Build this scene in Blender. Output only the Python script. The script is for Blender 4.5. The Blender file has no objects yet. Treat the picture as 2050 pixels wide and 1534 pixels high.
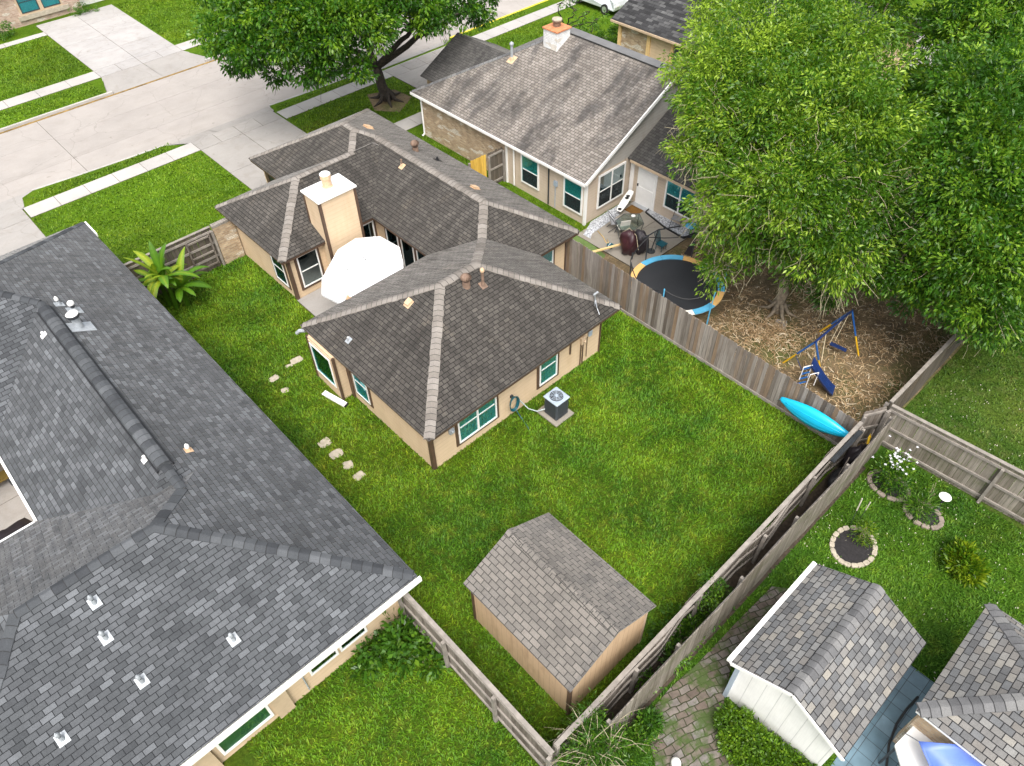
import bpy, math, random
import numpy as np
from mathutils import Vector, Matrix

# ---------------------------------------------------------------- camera, sky, sun, exposure
scene = bpy.context.scene
col = scene.collection
cam_data = bpy.data.cameras.new("camera")
cam = bpy.data.objects.new("camera", cam_data)
col.objects.link(cam)
scene.camera = cam
cam_data.sensor_width = 36.0
cam_data.lens = 26.136
cam_data.clip_end = 2000.0
R = [[0.73011, 0.50934, -0.45553], [-0.68304, 0.52452, -0.50827], [-0.01994, 0.68224, 0.73085]]
M4 = Matrix([R[0] + [0.0], R[1] + [0.0], R[2] + [20.0], [0, 0, 0, 1]])
cam.matrix_world = M4

SUN_EL = math.radians(58)
SUN_AZ = Vector((-0.52, -0.66, 0)).normalized()
world = bpy.data.worlds.new("World")
scene.world = world
world.use_nodes = True
wn = world.node_tree.nodes
sky = wn.new('ShaderNodeTexSky')
sky.sky_type = 'NISHITA'
sky.sun_disc = False
sky.sun_elevation = SUN_EL
sky.sun_rotation = math.atan2(SUN_AZ.x, SUN_AZ.y)
sky.air_density = 1.2
sky.dust_density = 6.0
sky.ozone_density = 1.0
hs = wn.new('ShaderNodeHueSaturation')
hs.inputs['Saturation'].default_value = 0.30
world.node_tree.links.new(sky.outputs[0], hs.inputs['Color'])
world.node_tree.links.new(hs.outputs[0], wn['Background'].inputs[0])
wn['Background'].inputs[1].default_value = 0.15

sd = bpy.data.lights.new("sun", 'SUN')
sd.energy = 1.35
sd.angle = math.radians(34)
sd.color = (1.0, 0.96, 0.90)
sun = bpy.data.objects.new("sun", sd)
col.objects.link(sun)
dirn = Vector((SUN_AZ.x * math.cos(SUN_EL), SUN_AZ.y * math.cos(SUN_EL), math.sin(SUN_EL)))
sun.rotation_euler = dirn.to_track_quat('Z', 'Y').to_euler()
sun.location = (0, 0, 40)

scene.view_settings.view_transform = 'Standard'
scene.view_settings.look = 'None'
scene.view_settings.exposure = 0.95
scene.view_settings.gamma = 1.0
scene.cycles.max_bounces = 6
scene.cycles.transparent_max_bounces = 12

# ---------------------------------------------------------------- mesh helpers
rnd = random.Random(7)

def root_loc(o):
    while o is not None and o.parent is not None:
        o = o.parent
    return Vector(o.location) if o is not None else Vector((0, 0, 0))

class MB:
    def __init__(s):
        s.v = []; s.f = []
    def add(s, vs, fs):
        k = len(s.v)
        s.v += [tuple(p) for p in vs]
        s.f += [tuple(i + k for i in f) for f in fs]
        return s
    def box(s, x0, x1, y0, y1, z0, z1):
        return s.add([(x0,y0,z0),(x1,y0,z0),(x1,y1,z0),(x0,y1,z0),(x0,y0,z1),(x1,y0,z1),(x1,y1,z1),(x0,y1,z1)],
                     [(3,2,1,0),(4,5,6,7),(0,1,5,4),(1,2,6,5),(2,3,7,6),(3,0,4,7)])
    def wbox(s, F, a0, a1, d0, d1, z0, z1):
        P = [F(a0,d0,z0),F(a1,d0,z0),F(a1,d1,z0),F(a0,d1,z0),F(a0,d0,z1),F(a1,d0,z1),F(a1,d1,z1),F(a0,d1,z1)]
        return s.add(P, [(3,2,1,0),(4,5,6,7),(0,1,5,4),(1,2,6,5),(2,3,7,6),(3,0,4,7)])
    def bar(s, p, q, w, h, up=(0,0,1)):
        p = Vector(p); q = Vector(q); d = (q - p).normalized(); u = Vector(up)
        if abs(d.dot(u)) > 0.98: u = Vector((1, 0, 0))
        a = d.cross(u).normalized() * w / 2; b = a.cross(d).normalized() * h / 2
        P = [p-a-b,p+a-b,p+a+b,p-a+b,q-a-b,q+a-b,q+a+b,q-a+b]
        return s.add(P, [(0,3,2,1),(4,5,6,7),(0,1,5,4),(1,2,6,5),(2,3,7,6),(3,0,4,7)])
    def prism(s, poly, z0, z1):
        n = len(poly)
        area = sum(poly[i][0]*poly[(i+1)%n][1]-poly[(i+1)%n][0]*poly[i][1] for i in range(n))
        if area < 0: poly = poly[::-1]
        return s.add([(p[0],p[1],z0) for p in poly]+[(p[0],p[1],z1) for p in poly],
                     [tuple(range(n))[::-1], tuple(range(n,2*n))]+[(i,(i+1)%n,n+(i+1)%n,n+i) for i in range(n)])
    def tube(s, pts, rad, n=8, cap=True):
        pts = [Vector(p) for p in pts]
        if not hasattr(rad, '__len__'): rad = [rad]*len(pts)
        k = len(s.v); ref = None
        for i, p in enumerate(pts):
            d = (pts[min(i+1, len(pts)-1)] - pts[max(i-1, 0)]).normalized()
            if ref is None:
                ref = Vector((0,0,1)) if abs(d.z) < 0.9 else Vector((1,0,0))
            a = (ref - d*ref.dot(d)).normalized(); b = d.cross(a); ref = a
            for j in range(n):
                t = 2*math.pi*j/n
                s.v.append(tuple(p + (a*math.cos(t) + b*math.sin(t))*rad[i]))
        for i in range(len(pts)-1):
            for j in range(n):
                s.f.append((k+i*n+j, k+i*n+(j+1)%n, k+(i+1)*n+(j+1)%n, k+(i+1)*n+j))
        if cap:
            s.f.append(tuple(k+j for j in range(n))[::-1]); s.f.append(tuple(k+(len(pts)-1)*n+j for j in range(n)))
        return s
    def lathe(s, c, prof, n=16):
        return s.tube([(c[0],c[1],c[2]+z) for r,z in prof], [max(r,1e-3) for r,z in prof], n)
    def blob(s, c, rx, ry, rz, seed=0, amp=0.15, nu=14, nv=9):
        rr = random.Random(seed); k = len(s.v)
        ph = [(rr.uniform(0,6.3), rr.uniform(0,6.3), rr.randint(2,5), rr.randint(2,4)) for _ in range(4)]
        for i in range(nv+1):
            th = math.pi*i/nv
            for j in range(nu):
                f = 2*math.pi*j/nu
                q = 1+amp*sum(math.sin(a*f*1.0+p1)*math.sin(b*th+p2) for p1,p2,a,b in ph)/2*math.sin(th)
                s.v.append((c[0]+rx*q*math.sin(th)*math.cos(f), c[1]+ry*q*math.sin(th)*math.sin(f), c[2]+rz*q*math.cos(th)))
        for i in range(nv):
            for j in range(nu):
                s.f.append((k+i*nu+j, k+(i+1)*nu+j, k+(i+1)*nu+(j+1)%nu, k+i*nu+(j+1)%nu))
        return s
    def build(s, name, mat, parent=None, label=None, smooth=False, bevel=0.0, kind=None):
        me = bpy.data.meshes.new(name)
        off = root_loc(parent)
        va = np.array(s.v, dtype=np.float64) - np.array(off)[None, :]
        me.from_pydata([tuple(v) for v in va], [], s.f)
        uv_all(me, np.array(s.v))
        if smooth:
            me.polygons.foreach_set('use_smooth', [True]*len(me.polygons))
        me.materials.append(mat)
        o = bpy.data.objects.new(name, me)
        col.objects.link(o)
        if parent is not None: o.parent = parent
        if label: o['label'] = label
        if kind: o['kind'] = kind
        if bevel:
            b = o.modifiers.new('bevel', 'BEVEL'); b.width = bevel; b.segments = 2; b.limit_method = 'ANGLE'
        return o

def uv_all(me, wv):
    """uv in metres: u along the horizontal of each face, v up its slope"""
    uvl = me.uv_layers.new(name='UVMap')
    n = len(me.loops)
    out = np.zeros((n, 2))
    for p in me.polygons:
        no = p.normal
        if abs(no.z) > 0.995:
            t = Vector((1,0,0)); b = Vector((0,1,0))
        else:
            t = Vector((-no.y, no.x, 0)).normalized(); b = no.cross(t)
        for li in p.loop_indices:
            w = wv[me.loops[li].vertex_index]
            out[li, 0] = w[0]*t.x + w[1]*t.y
            out[li, 1] = w[0]*b.x + w[1]*b.y + w[2]*b.z
    uvl.data.foreach_set('uv', out.ravel())

def fast_mesh(name, verts, faces_flat, nper, mat, parent=None, tone=None, kind=None):
    """big meshes from numpy arrays; all faces have nper corners"""
    me = bpy.data.meshes.new(name)
    nv = len(verts); nf = len(faces_flat)//nper
    off = np.array(root_loc(parent))
    me.vertices.add(nv); me.vertices.foreach_set('co', (verts - off[None, :]).astype(np.float32).ravel())
    me.loops.add(nf*nper); me.loops.foreach_set('vertex_index', faces_flat.astype(np.int32))
    me.polygons.add(nf); me.polygons.foreach_set('loop_start', np.arange(0, nf*nper, nper, dtype=np.int32))
    me.polygons.foreach_set('loop_total', np.full(nf, nper, dtype=np.int32))
    if tone is not None:
        at = me.attributes.new('tone', 'FLOAT', 'POINT'); at.data.foreach_set('value', tone.astype(np.float32))
    me.update(calc_edges=True)
    me.materials.append(mat)
    o = bpy.data.objects.new(name, me); col.objects.link(o)
    if parent is not None: o.parent = parent
    if kind: o['kind'] = kind
    return o

def thing(name, label, cat, loc=(0,0,0), group=None):
    o = bpy.data.objects.new(name, None); col.objects.link(o)
    o.location = loc; o.empty_display_size = 0.3
    o['label'] = label; o['category'] = cat
    if group: o['group'] = group
    return o

def tag(o, label, cat, group=None):
    o['label'] = label; o['category'] = cat
    if group: o['group'] = group
    return o

def struct(o):
    o['kind'] = 'structure'; return o

def copy_tree(o, loc=None, label=None, rz=None, scale=None, parent=None):
    c = o.copy(); col.objects.link(c); c.parent = parent
    if loc is not None: c.location = loc
    if rz is not None: c.rotation_euler = (0, 0, rz)
    if scale is not None: c.scale = (scale, scale, scale)
    if label: c['label'] = label
    for ch in list(o.children): copy_tree(ch, parent=c)
    return c

# ---------------------------------------------------------------- materials
class NT:
    def __init__(s, name):
        s.m = bpy.data.materials.new(name); s.m.use_nodes = True
        s.n = s.m.node_tree.nodes; s.l = s.m.node_tree.links
        s.b = s.n['Principled BSDF']; s.out = s.n['Material Output']
    def new(s, t, **kw):
        n = s.n.new(t)
        for k, v in kw.items(): setattr(n, k, v)
        return n
    def link(s, a, b): s.l.new(a, b)
    def coord(s, kind='Object', scale=(1,1,1), rot=(0,0,0)):
        tc = s.new('ShaderNodeTexCoord'); mp = s.new('ShaderNodeMapping')
        mp.inputs['Scale'].default_value = scale; mp.inputs['Rotation'].default_value = rot
        s.link(tc.outputs[kind], mp.inputs[0]); return mp.outputs[0]
    def worldpos(s, scale=(1,1,1), rot=(0,0,0)):
        g = s.new('ShaderNodeNewGeometry'); mp = s.new('ShaderNodeMapping')
        mp.inputs['Scale'].default_value = scale; mp.inputs['Rotation'].default_value = rot
        s.link(g.outputs['Position'], mp.inputs[0]); return mp.outputs[0]
    def noise(s, vec, scale, detail=4, rough=0.6, dist=0.0):
        n = s.new('ShaderNodeTexNoise'); s.link(vec, n.inputs['Vector'])
        n.inputs['Scale'].default_value = scale; n.inputs['Detail'].default_value = detail
        n.inputs['Roughness'].default_value = rough; n.inputs['Distortion'].default_value = dist
        return n.outputs['Fac']
    def ramp(s, fac, stops, interp='LINEAR'):
        r = s.new('ShaderNodeValToRGB'); s.link(fac, r.inputs[0]); r.color_ramp.interpolation = interp
        e = r.color_ramp.elements
        while len(e) < len(stops): e.new(0.5)
        for k, (p, c) in enumerate(stops):
            e[k].position = p; e[k].color = (c, c, c, 1) if not hasattr(c, '__len__') else (c[0], c[1], c[2], 1)
        return r.outputs[0]
    def mix(s, fac, a, b, mode='MIX'):
        m = s.new('ShaderNodeMix', data_type='RGBA', blend_type=mode)
        for inp, v in ((m.inputs[0], fac), (m.inputs[6], a), (m.inputs[7], b)):
            if isinstance(v, (int, float)): inp.default_value = v
            elif isinstance(v, tuple): inp.default_value = (v[0], v[1], v[2], 1)
            else: s.link(v, inp)
        return m.outputs[2]
    def math(s, op, a, b=0.0):
        m = s.new('ShaderNodeMath', operation=op)
        for inp, v in ((m.inputs[0], a), (m.inputs[1], b)):
            if isinstance(v, (int, float)): inp.default_value = v
            else: s.link(v, inp)
        return m.outputs[0]
    def bump(s, h, strength=0.4, dist=0.01):
        b = s.new('ShaderNodeBump'); b.inputs['Strength'].default_value = strength
        b.inputs['Distance'].default_value = dist
        s.link(h, b.inputs['Height']); s.link(b.outputs[0], s.b.inputs['Normal'])
    def color(s, c):
        if isinstance(c, tuple): s.b.inputs['Base Color'].default_value = (c[0], c[1], c[2], 1)
        else: s.link(c, s.b.inputs['Base Color'])
    def rough(s, v):
        if isinstance(v, (int, float)): s.b.inputs['Roughness'].default_value = v
        else: s.link(v, s.b.inputs['Roughness'])
    def spec(s, v): s.b.inputs['Specular IOR Level'].default_value = v

def plain(name, c, rough=0.6, var=0.15, scale=8.0, metal=0.0, bump=0.1):
    t = NT(name); w = t.worldpos()
    f = t.noise(w, scale, 5)
    a = tuple(x*(1-var) for x in c); b = tuple(min(1, x*(1+var)) for x in c)
    t.color(t.ramp(f, [(0.3, a), (0.7, b)]))
    t.rough(rough); t.b.inputs['Metallic'].default_value = metal
    if bump: t.bump(t.noise(w, scale*6, 3), bump, 0.01)
    return t.m

def shingle(name, tones, gap, bw=0.30, rh=0.14, stain=None, stain_scale=0.35, streak=0.25, tint=None, mort=0.010, stain_lo=.5, stain_hi=.68, sheen=0.35):
    t = NT(name)
    uv = t.coord('UV')
    # wobble the courses a little
    wob = t.new('ShaderNodeTexNoise'); t.link(uv, wob.inputs['Vector']); wob.inputs['Scale'].default_value = 1.3
    va = t.new('ShaderNodeVectorMath', operation='MULTIPLY_ADD')
    t.link(wob.outputs['Color'], va.inputs[0]); va.inputs[1].default_value = (0.022, 0.022, 0); t.link(uv, va.inputs[2])
    br = t.new('ShaderNodeTexBrick'); t.link(va.outputs[0], br.inputs['Vector'])
    br.inputs['Color1'].default_value = (0,0,0,1); br.inputs['Color2'].default_value = (1,1,1,1); br.inputs['Mortar'].default_value = (0.4,0.4,0.4,1)
    br.inputs['Scale'].default_value = 1.0; br.inputs['Mortar Size'].default_value = mort; br.inputs['Mortar Smooth'].default_value = 0.35
    br.inputs['Brick Width'].default_value = bw; br.inputs['Row Height'].default_value = rh; br.offset = 0.5
    base = t.ramp(br.outputs['Color'], [(i/(len(tones)-1), c) for i, c in enumerate(tones)])
    w = t.worldpos()
    big = t.noise(w, 0.45, 5)
    base = t.mix(1.0, base, t.ramp(big, [(0.3, 0.80), (0.7, 1.22)]), 'MULTIPLY')
    gr = t.noise(w, 55.0, 2)
    base = t.mix(1.0, base, t.ramp(gr, [(0.3, 0.80), (0.7, 1.20)]), 'MULTIPLY')
    if streak:
        uv2 = t.coord('UV', (2.6, 0.22, 1))
        st = t.noise(uv2, 1.0, 4, 0.7)
        base = t.mix(1.0, base, t.ramp(st, [(0.35, 1.0-streak), (0.65, 1.0+streak)]), 'MULTIPLY')
    if stain:
        uv3 = t.coord('UV', (1.5, 0.55, 1))
        sn = t.noise(uv3, stain_scale*2.2, 6, 0.65, 0.4)
        base = t.mix(t.ramp(sn, [(stain_lo, 0.0), (stain_hi, 1.0)]), base, t.mix(1.0, base, stain, 'MULTIPLY'))
    base = t.mix(br.outputs['Fac'], base, gap)
    t.color(base)
    shn = t.noise(t.coord('UV', (7.0, 0.8, 1)), 1.0, 6, 0.75)
    t.link(t.mix(t.ramp(br.outputs['Fac'], [(0,0.0),(1,.6)]), t.ramp(shn, [(0.34, (0.18,0.17,0.16)), (0.66, (1.0,.95,.9))]), (0.05,0.05,0.05)), t.b.inputs['Sheen Tint'])
    sep = t.new('ShaderNodeSeparateXYZ'); t.link(va.outputs[0], sep.inputs[0])
    course = t.math('FRACT', t.math('DIVIDE', sep.outputs[1], rh))
    h = t.math('ADD', t.math('MULTIPLY', course, -0.6), t.math('MULTIPLY', br.outputs['Fac'], -1.0))
    h = t.math('ADD', h, t.math('MULTIPLY', br.outputs['Color'], 0.4))
    h = t.math('ADD', h, t.math('MULTIPLY', gr, 0.25))
    t.bump(h, 0.55, 0.012)
    t.rough(0.93); t.spec(0.25)
    t.b.inputs['Sheen Weight'].default_value = sheen; t.b.inputs['Sheen Roughness'].default_value = 0.35; t.b.inputs['Sheen Tint'].default_value = (1, .96, .92, 1)
    return t.m

def cap_mat(name, tones):
    t = NT(name); g = t.new('ShaderNodeNewGeometry'); w = t.worldpos()
    base = t.ramp(g.outputs['Random Per Island'], [(i/(len(tones)-1), c) for i, c in enumerate(tones)])
    base = t.mix(1.0, base, t.ramp(t.noise(w, 50.0, 2), [(0.3, 0.84), (0.7, 1.16)]), 'MULTIPLY')
    base = t.mix(1.0, base, t.ramp(t.noise(w, 1.6, 4), [(0.3, 0.84), (0.7, 1.14)]), 'MULTIPLY')
    t.color(base); t.rough(0.93); t.spec(0.2); t.bump(t.noise(w, 60, 2), .3, .005)
    return t.m

def lap_siding(name, c, pitch=0.17, vertical=False, line=0.72, dirt=(0.8,0.74,0.66)):
    t = NT(name); uv = t.coord('UV'); sep = t.new('ShaderNodeSeparateXYZ'); t.link(uv, sep.inputs[0])
    ax = sep.outputs[0] if vertical else sep.outputs[1]
    fr = t.math('FRACT', t.math('DIVIDE', ax, pitch))
    w = t.worldpos()
    base = t.ramp(t.noise(w, 1.2, 5), [(0.3, tuple(x*0.92 for x in c)), (0.7, tuple(min(1, x*1.05) for x in c))])
    base = t.mix(1.0, base, t.ramp(t.noise(t.coord('UV', (30, 1.5, 1) if vertical else (1.5, 30, 1)), 1.0, 3), [(0.3, .95), (0.7, 1.04)]), 'MULTIPLY')
    base = t.mix(t.ramp(t.noise(t.coord('UV', (2.5, 0.5, 1)), 1.0, 5), [(0.52, 0.0), (0.8, 0.6)]), base, t.mix(1.0, base, dirt, 'MULTIPLY'))
    lines = t.ramp(fr, [(0.0, line), (0.07, 1.0)])
    base = t.mix(1.0, base, lines, 'MULTIPLY')
    t.color(base); t.rough(0.75); t.spec(0.3)
    t.bump(t.math('MULTIPLY', fr, -1.0) if not vertical else lines, 0.5, 0.012)
    return t.m

def stone_brick(name, tones, mortar):
    t = NT(name); uv = t.coord('UV')
    br = t.new('ShaderNodeTexBrick'); t.link(uv, br.inputs['Vector'])
    br.inputs['Color1'].default_value = (0,0,0,1); br.inputs['Color2'].default_value = (1,1,1,1)
    br.inputs['Scale'].default_value = 1.0; br.inputs['Mortar Size'].default_value = 0.012
    br.inputs['Brick Width'].default_value = 0.21; br.inputs['Row Height'].default_value = 0.075
    base = t.ramp(br.outputs['Color'], [(i/(len(tones)-1), c) for i, c in enumerate(tones)])
    vo = t.new('ShaderNodeTexVoronoi'); t.link(t.coord('UV', (2.6, 7.0, 1)), vo.inputs['Vector']); vo.inputs['Scale'].default_value = 1.0
    sel = t.ramp(vo.outputs['Color'], [(0.76, 0.0), (0.79, 1.0)])
    base = t.mix(sel, base, (0.62, 0.56, 0.47))
    base = t.mix(br.outputs['Fac'], base, mortar)
    base = t.mix(1.0, base, t.ramp(t.noise(t.worldpos(), 3.0, 5), [(0.3, .8), (0.7, 1.15)]), 'MULTIPLY')
    t.color(base); t.rough(0.9)
    t.bump(t.math('MULTIPLY', br.outputs['Fac'], -1.0), 0.5, 0.01)
    return t.m

def weathered_wood(name, tones, grain_axis='z', blotch=(0.10,0.07,0.04), green=0.0):
    t = NT(name); g = t.new('ShaderNodeNewGeometry')
    base = t.ramp(g.outputs['Random Per Island'], [(i/(len(tones)-1), c) for i, c in enumerate(tones)])
    sc = {'z': (25, 25, 1.2), 'x': (1.2, 25, 25), 'y': (25, 1.2, 25)}[grain_axis]
    gr = t.noise(t.worldpos(sc), 1.0, 5, 0.7)
    base = t.mix(1.0, base, t.ramp(gr, [(0.3, 0.62), (0.7, 1.3)]), 'MULTIPLY')
    bl = t.noise(t.worldpos((1.2, 1.2, 0.5)), 1.0, 5, 0.6)
    base = t.mix(t.ramp(bl, [(0.52, 0.0), (0.75, 0.6)]), base, blotch)
    if green:
        gn = t.noise(t.worldpos((0.7, 0.7, 1.6)), 1.0, 4)
        base = t.mix(t.ramp(gn, [(0.5, 0.0), (0.7, green)]), base, (0.07, 0.09, 0.025))
    t.color(base); t.rough(0.9); t.spec(0.2); t.bump(gr, 0.5, 0.006)
    return t.m

def grass_mat(name, a, b, c, blade=False, patch=0.35):
    t = NT(name); w = t.worldpos()
    n1 = t.noise(w, patch, 5, 0.6, 0.3); n2 = t.noise(w, 2.6, 4, 0.65); n3 = t.noise(w, 0.12, 3)
    base = t.mix(t.ramp(n1, [(0.36, 0.0), (0.66, 1.0)]), a, b)
    base = t.mix(t.ramp(n2, [(0.50, 0.0), (0.78, 0.75)]), base, c)
    base = t.mix(1.0, base, t.ramp(n3, [(0.35, 0.82), (0.65, 1.15)]), 'MULTIPLY')
    dry = t.noise(w, 0.21, 6, 0.68, 0.8)
    base = t.mix(t.ramp(dry, [(0.50, 0.0), (0.66, 0.62)]), base, t.mix(1.0, base, (1.42, 1.12, 1.2), 'MULTIPLY'))
    dk = t.noise(w, 0.9, 5, 0.7, 0.4)
    base = t.mix(t.ramp(dk, [(0.50, 0.0), (0.72, 0.55)]), base, t.mix(1.0, base, (0.50, 0.66, 0.6), 'MULTIPLY'))
    if blade:
        g = t.new('ShaderNodeNewGeometry')
        base = t.mix(1.0, base, t.ramp(g.outputs['Random Per Island'], [(0.0, (0.55,0.62,0.5)), (0.6, (1.05,1.05,1.0)), (0.92, (1.35,1.25,1.15)), (1.0, (2.0,1.5,1.7))]), 'MULTIPLY')
        tr = t.new('ShaderNodeBsdfTranslucent'); t.link(base, tr.inputs[0])
        t.color(base); t.rough(0.55); t.spec(0.25)
        mx = t.new('ShaderNodeMixShader'); mx.inputs[0].default_value = 0.25
        t.link(t.b.outputs[0], mx.inputs[1]); t.link(tr.outputs[0], mx.inputs[2]); t.link(mx.outputs[0], t.out.inputs[0])
    else:
        fine = t.noise(w, 14.0, 5, 0.7)
        base = t.mix(1.0, base, t.ramp(fine, [(0.3, 0.45), (0.7, 1.25)]), 'MULTIPLY')
        t.color(base); t.rough(0.95); t.spec(0.1); t.bump(fine, 0.8, 0.04)
    return t.m

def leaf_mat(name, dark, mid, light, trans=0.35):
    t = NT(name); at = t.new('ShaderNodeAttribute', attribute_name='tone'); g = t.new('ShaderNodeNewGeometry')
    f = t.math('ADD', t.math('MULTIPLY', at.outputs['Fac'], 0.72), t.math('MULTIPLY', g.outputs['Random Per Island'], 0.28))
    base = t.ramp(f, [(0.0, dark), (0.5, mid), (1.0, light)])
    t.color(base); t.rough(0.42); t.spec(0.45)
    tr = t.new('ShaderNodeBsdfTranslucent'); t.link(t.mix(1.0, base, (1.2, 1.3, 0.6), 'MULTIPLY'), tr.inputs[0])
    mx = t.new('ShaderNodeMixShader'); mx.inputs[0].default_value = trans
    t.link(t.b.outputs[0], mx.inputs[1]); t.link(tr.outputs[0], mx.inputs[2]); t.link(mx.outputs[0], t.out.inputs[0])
    return t.m

def concrete(name, c, stain=(0.75,0.7,0.64), amt=0.5, crack=True):
    t = NT(name); w = t.worldpos(); g = t.new('ShaderNodeNewGeometry')
    base = t.ramp(t.noise(w, 0.5, 6, 0.65), [(0.3, tuple(x*0.9 for x in c)), (0.7, tuple(min(1, x*1.08) for x in c))])
    base = t.mix(1.0, base, t.ramp(g.outputs['Random Per Island'], [(0.0, .93), (1.0, 1.05)]), 'MULTIPLY')
    base = t.mix(t.ramp(t.noise(w, 1.7, 6, 0.7, 0.5), [(0.5, 0.0), (0.75, amt)]), base, t.mix(1.0, base, stain, 'MULTIPLY'))
    base = t.mix(1.0, base, t.ramp(t.noise(w, 30, 3), [(0.3, .93), (0.7, 1.06)]), 'MULTIPLY')
    if crack:
        vo = t.new('ShaderNodeTexVoronoi', feature='DISTANCE_TO_EDGE')
        va = t.new('ShaderNodeVectorMath', operation='MULTIPLY_ADD'); n = t.new('ShaderNodeTexNoise'); t.link(w, n.inputs['Vector']); n.inputs['Scale'].default_value = 1.5
        t.link(n.outputs['Color'], va.inputs[0]); va.inputs[1].default_value = (.6,.6,.6); t.link(w, va.inputs[2]); t.link(va.outputs[0], vo.inputs['Vector'])
        vo.inputs['Scale'].default_value = 0.28
        cr = t.ramp(vo.outputs['Distance'], [(0.0, 0.5), (0.006, 0.0)])
        base = t.mix(t.ramp(t.noise(t.worldpos((.12,1.6,1)), 1.0, 4, .6), [(0.52, 0.0), (0.75, 0.35)]), base, t.mix(1.0, base, (.78,.76,.74), 'MULTIPLY'))
        base = t.mix(t.ramp(t.noise(w, 2.3, 2, .5), [(0.70, 0.0), (0.76, 0.55)]), base, t.mix(1.0, base, (.62,.60,.57), 'MULTIPLY'))
        base = t.mix(cr, base, (0.2, 0.18, 0.16))
    t.color(base); t.rough(0.9); t.spec(0.2); t.bump(t.noise(w, 60, 2), 0.15, 0.004)
    return t.m

M = {}
M['roof_main'] = shingle('weathered_brown_shingles', [(0.0480,0.0435,0.0387),(0.0572,0.0516,0.0464),(0.0749,0.0677,0.0601)], (0.0124,0.0119,0.0107), bw=0.24, rh=0.145, stain=(1.8211,1.7159,1.5678), streak=0.30, stain_lo=.55, stain_hi=.85, mort=0.014, sheen=0.75)
M['cap_main'] = cap_mat('pale_ridge_shingles', [(0.17,0.152,0.135),(0.205,0.185,0.165),(0.235,0.215,0.195)])
M['roof_grey'] = shingle('grey_shingles', [(0.0496,0.0532,0.0581),(0.0641,0.0684,0.0738),(0.0725,0.0774,0.0834),(0.0823,0.0870,0.0944),(0.1185,0.1258,0.1354)], (0.0169,0.0182,0.0206), bw=0.27, rh=0.142, streak=0.10, mort=0.010, sheen=.65)
M['cap_grey'] = cap_mat('grey_ridge_shingles', [(0.040,0.043,0.048),(0.055,0.059,0.065),(0.068,0.073,0.079),(0.10,0.106,0.114)])
M['roof_tan'] = shingle('tan_grey_shingles', [(0.1601,0.1409,0.1242),(0.1986,0.1768,0.1576),(0.2370,0.2139,0.1922)], (0.0512,0.0461,0.0423), bw=.24, stain=(0.4099,0.4227,0.4484), stain_scale=0.22, streak=0.15, stain_lo=.47, stain_hi=.60, mort=.013, sheen=.6)
M['roof_tan_dark'] = shingle('dark_weathered_shingles', [(0.0517,0.0494,0.0483),(0.0805,0.0770,0.0725)], (0.0230,0.0224,0.0218), bw=.22, streak=0.2, sheen=.5)
M['roof_black'] = shingle('charcoal_shingles', [(0.022,0.022,0.023),(0.036,0.036,0.038),(0.09,0.09,0.09)], (0.009,0.009,0.009), bw=0.45, rh=0.2, streak=0.1)
M['roof_shed'] = shingle('shed_shingles', [(0.1232,0.1133,0.1034),(0.1485,0.1364,0.1232),(0.1760,0.1595,0.1430)], (0.0440,0.0407,0.0374), bw=0.30, rh=0.15, stain=(0.5500,0.5830,0.6270), stain_scale=0.3, streak=0.07, mort=0.012, stain_lo=.54, stain_hi=.70, sheen=.6)
M['roof_mix'] = shingle('mixed_grey_shingles', [(0.0952,0.0952,0.0963),(0.1288,0.1322,0.1366),(0.1512,0.1411,0.1299),(0.1736,0.1736,0.1714),(0.2296,0.2128,0.1848)], (0.0224,0.0224,0.0235), bw=0.25, rh=0.165, streak=0.08, mort=0.013)
M['cap_mix'] = cap_mat('mixed_ridge_shingles', [(0.10,0.10,0.103),(0.145,0.145,0.148),(0.18,0.178,0.175)])
M['beige'] = lap_siding('beige_siding', (0.60,0.455,0.305), 0.18, line=0.66)
M['tan_lap'] = lap_siding('tan_lap_siding', (0.52,0.43,0.34), 0.15, line=0.62)
M['gable_lap'] = lap_siding('grey_lap_siding', (0.42,0.40,0.37), 0.15, line=0.5)
M['shed_wall'] = lap_siding('tan_panel_siding', (0.52,0.37,0.23), 0.20, vertical=True, line=0.5, dirt=(0.5,0.44,0.36))
M['white_panel'] = lap_siding('white_panel_siding', (0.78,0.77,0.75), 0.36, vertical=True, line=0.62, dirt=(0.93,0.92,0.9))
M['white'] = plain('white_paint', (0.80,0.79,0.77), 0.5, 0.05, 3)
M['white_brick'] = stone_brick('white_painted_brick', [(0.7,0.7,0.7),(0.8,0.8,0.79)], (0.6,0.6,0.6))
M['brown_trim'] = plain('brown_trim_paint', (0.085,0.050,0.032), 0.6, 0.2, 4)
M['tan_trim'] = plain('tan_trim_paint', (0.50,0.38,0.26), 0.6, 0.1, 4)
M['brick'] = stone_brick('tan_brick', [(0.30,0.20,0.12),(0.40,0.28,0.17),(0.50,0.38,0.25)], (0.36,0.30,0.23))
M['brick2'] = stone_brick('pink_brick', [(0.34,0.22,0.16),(0.45,0.31,0.23),(0.5,0.36,0.28)], (0.42,0.35,0.30))
M['concrete'] = concrete('concrete', (0.3024,0.2856,0.2688))
M['street'] = concrete('street_concrete', (0.3339,0.3074,0.2862), amt=0.25)
M['bright_concrete'] = concrete('pale_concrete', (0.36,0.345,0.335), amt=0.6)
M['side_concrete'] = concrete('sidewalk_concrete', (0.3960,0.3780,0.3600), amt=0.3, crack=False)
M['patio'] = concrete('patio_concrete', (0.27,0.245,0.21), amt=0.6)
M['joint_dark'] = plain('shingle_joint', (0.022,0.022,0.023), 0.95)
M['joint'] = plain('joint_dirt', (0.09,0.075,0.055), 0.95)
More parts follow.
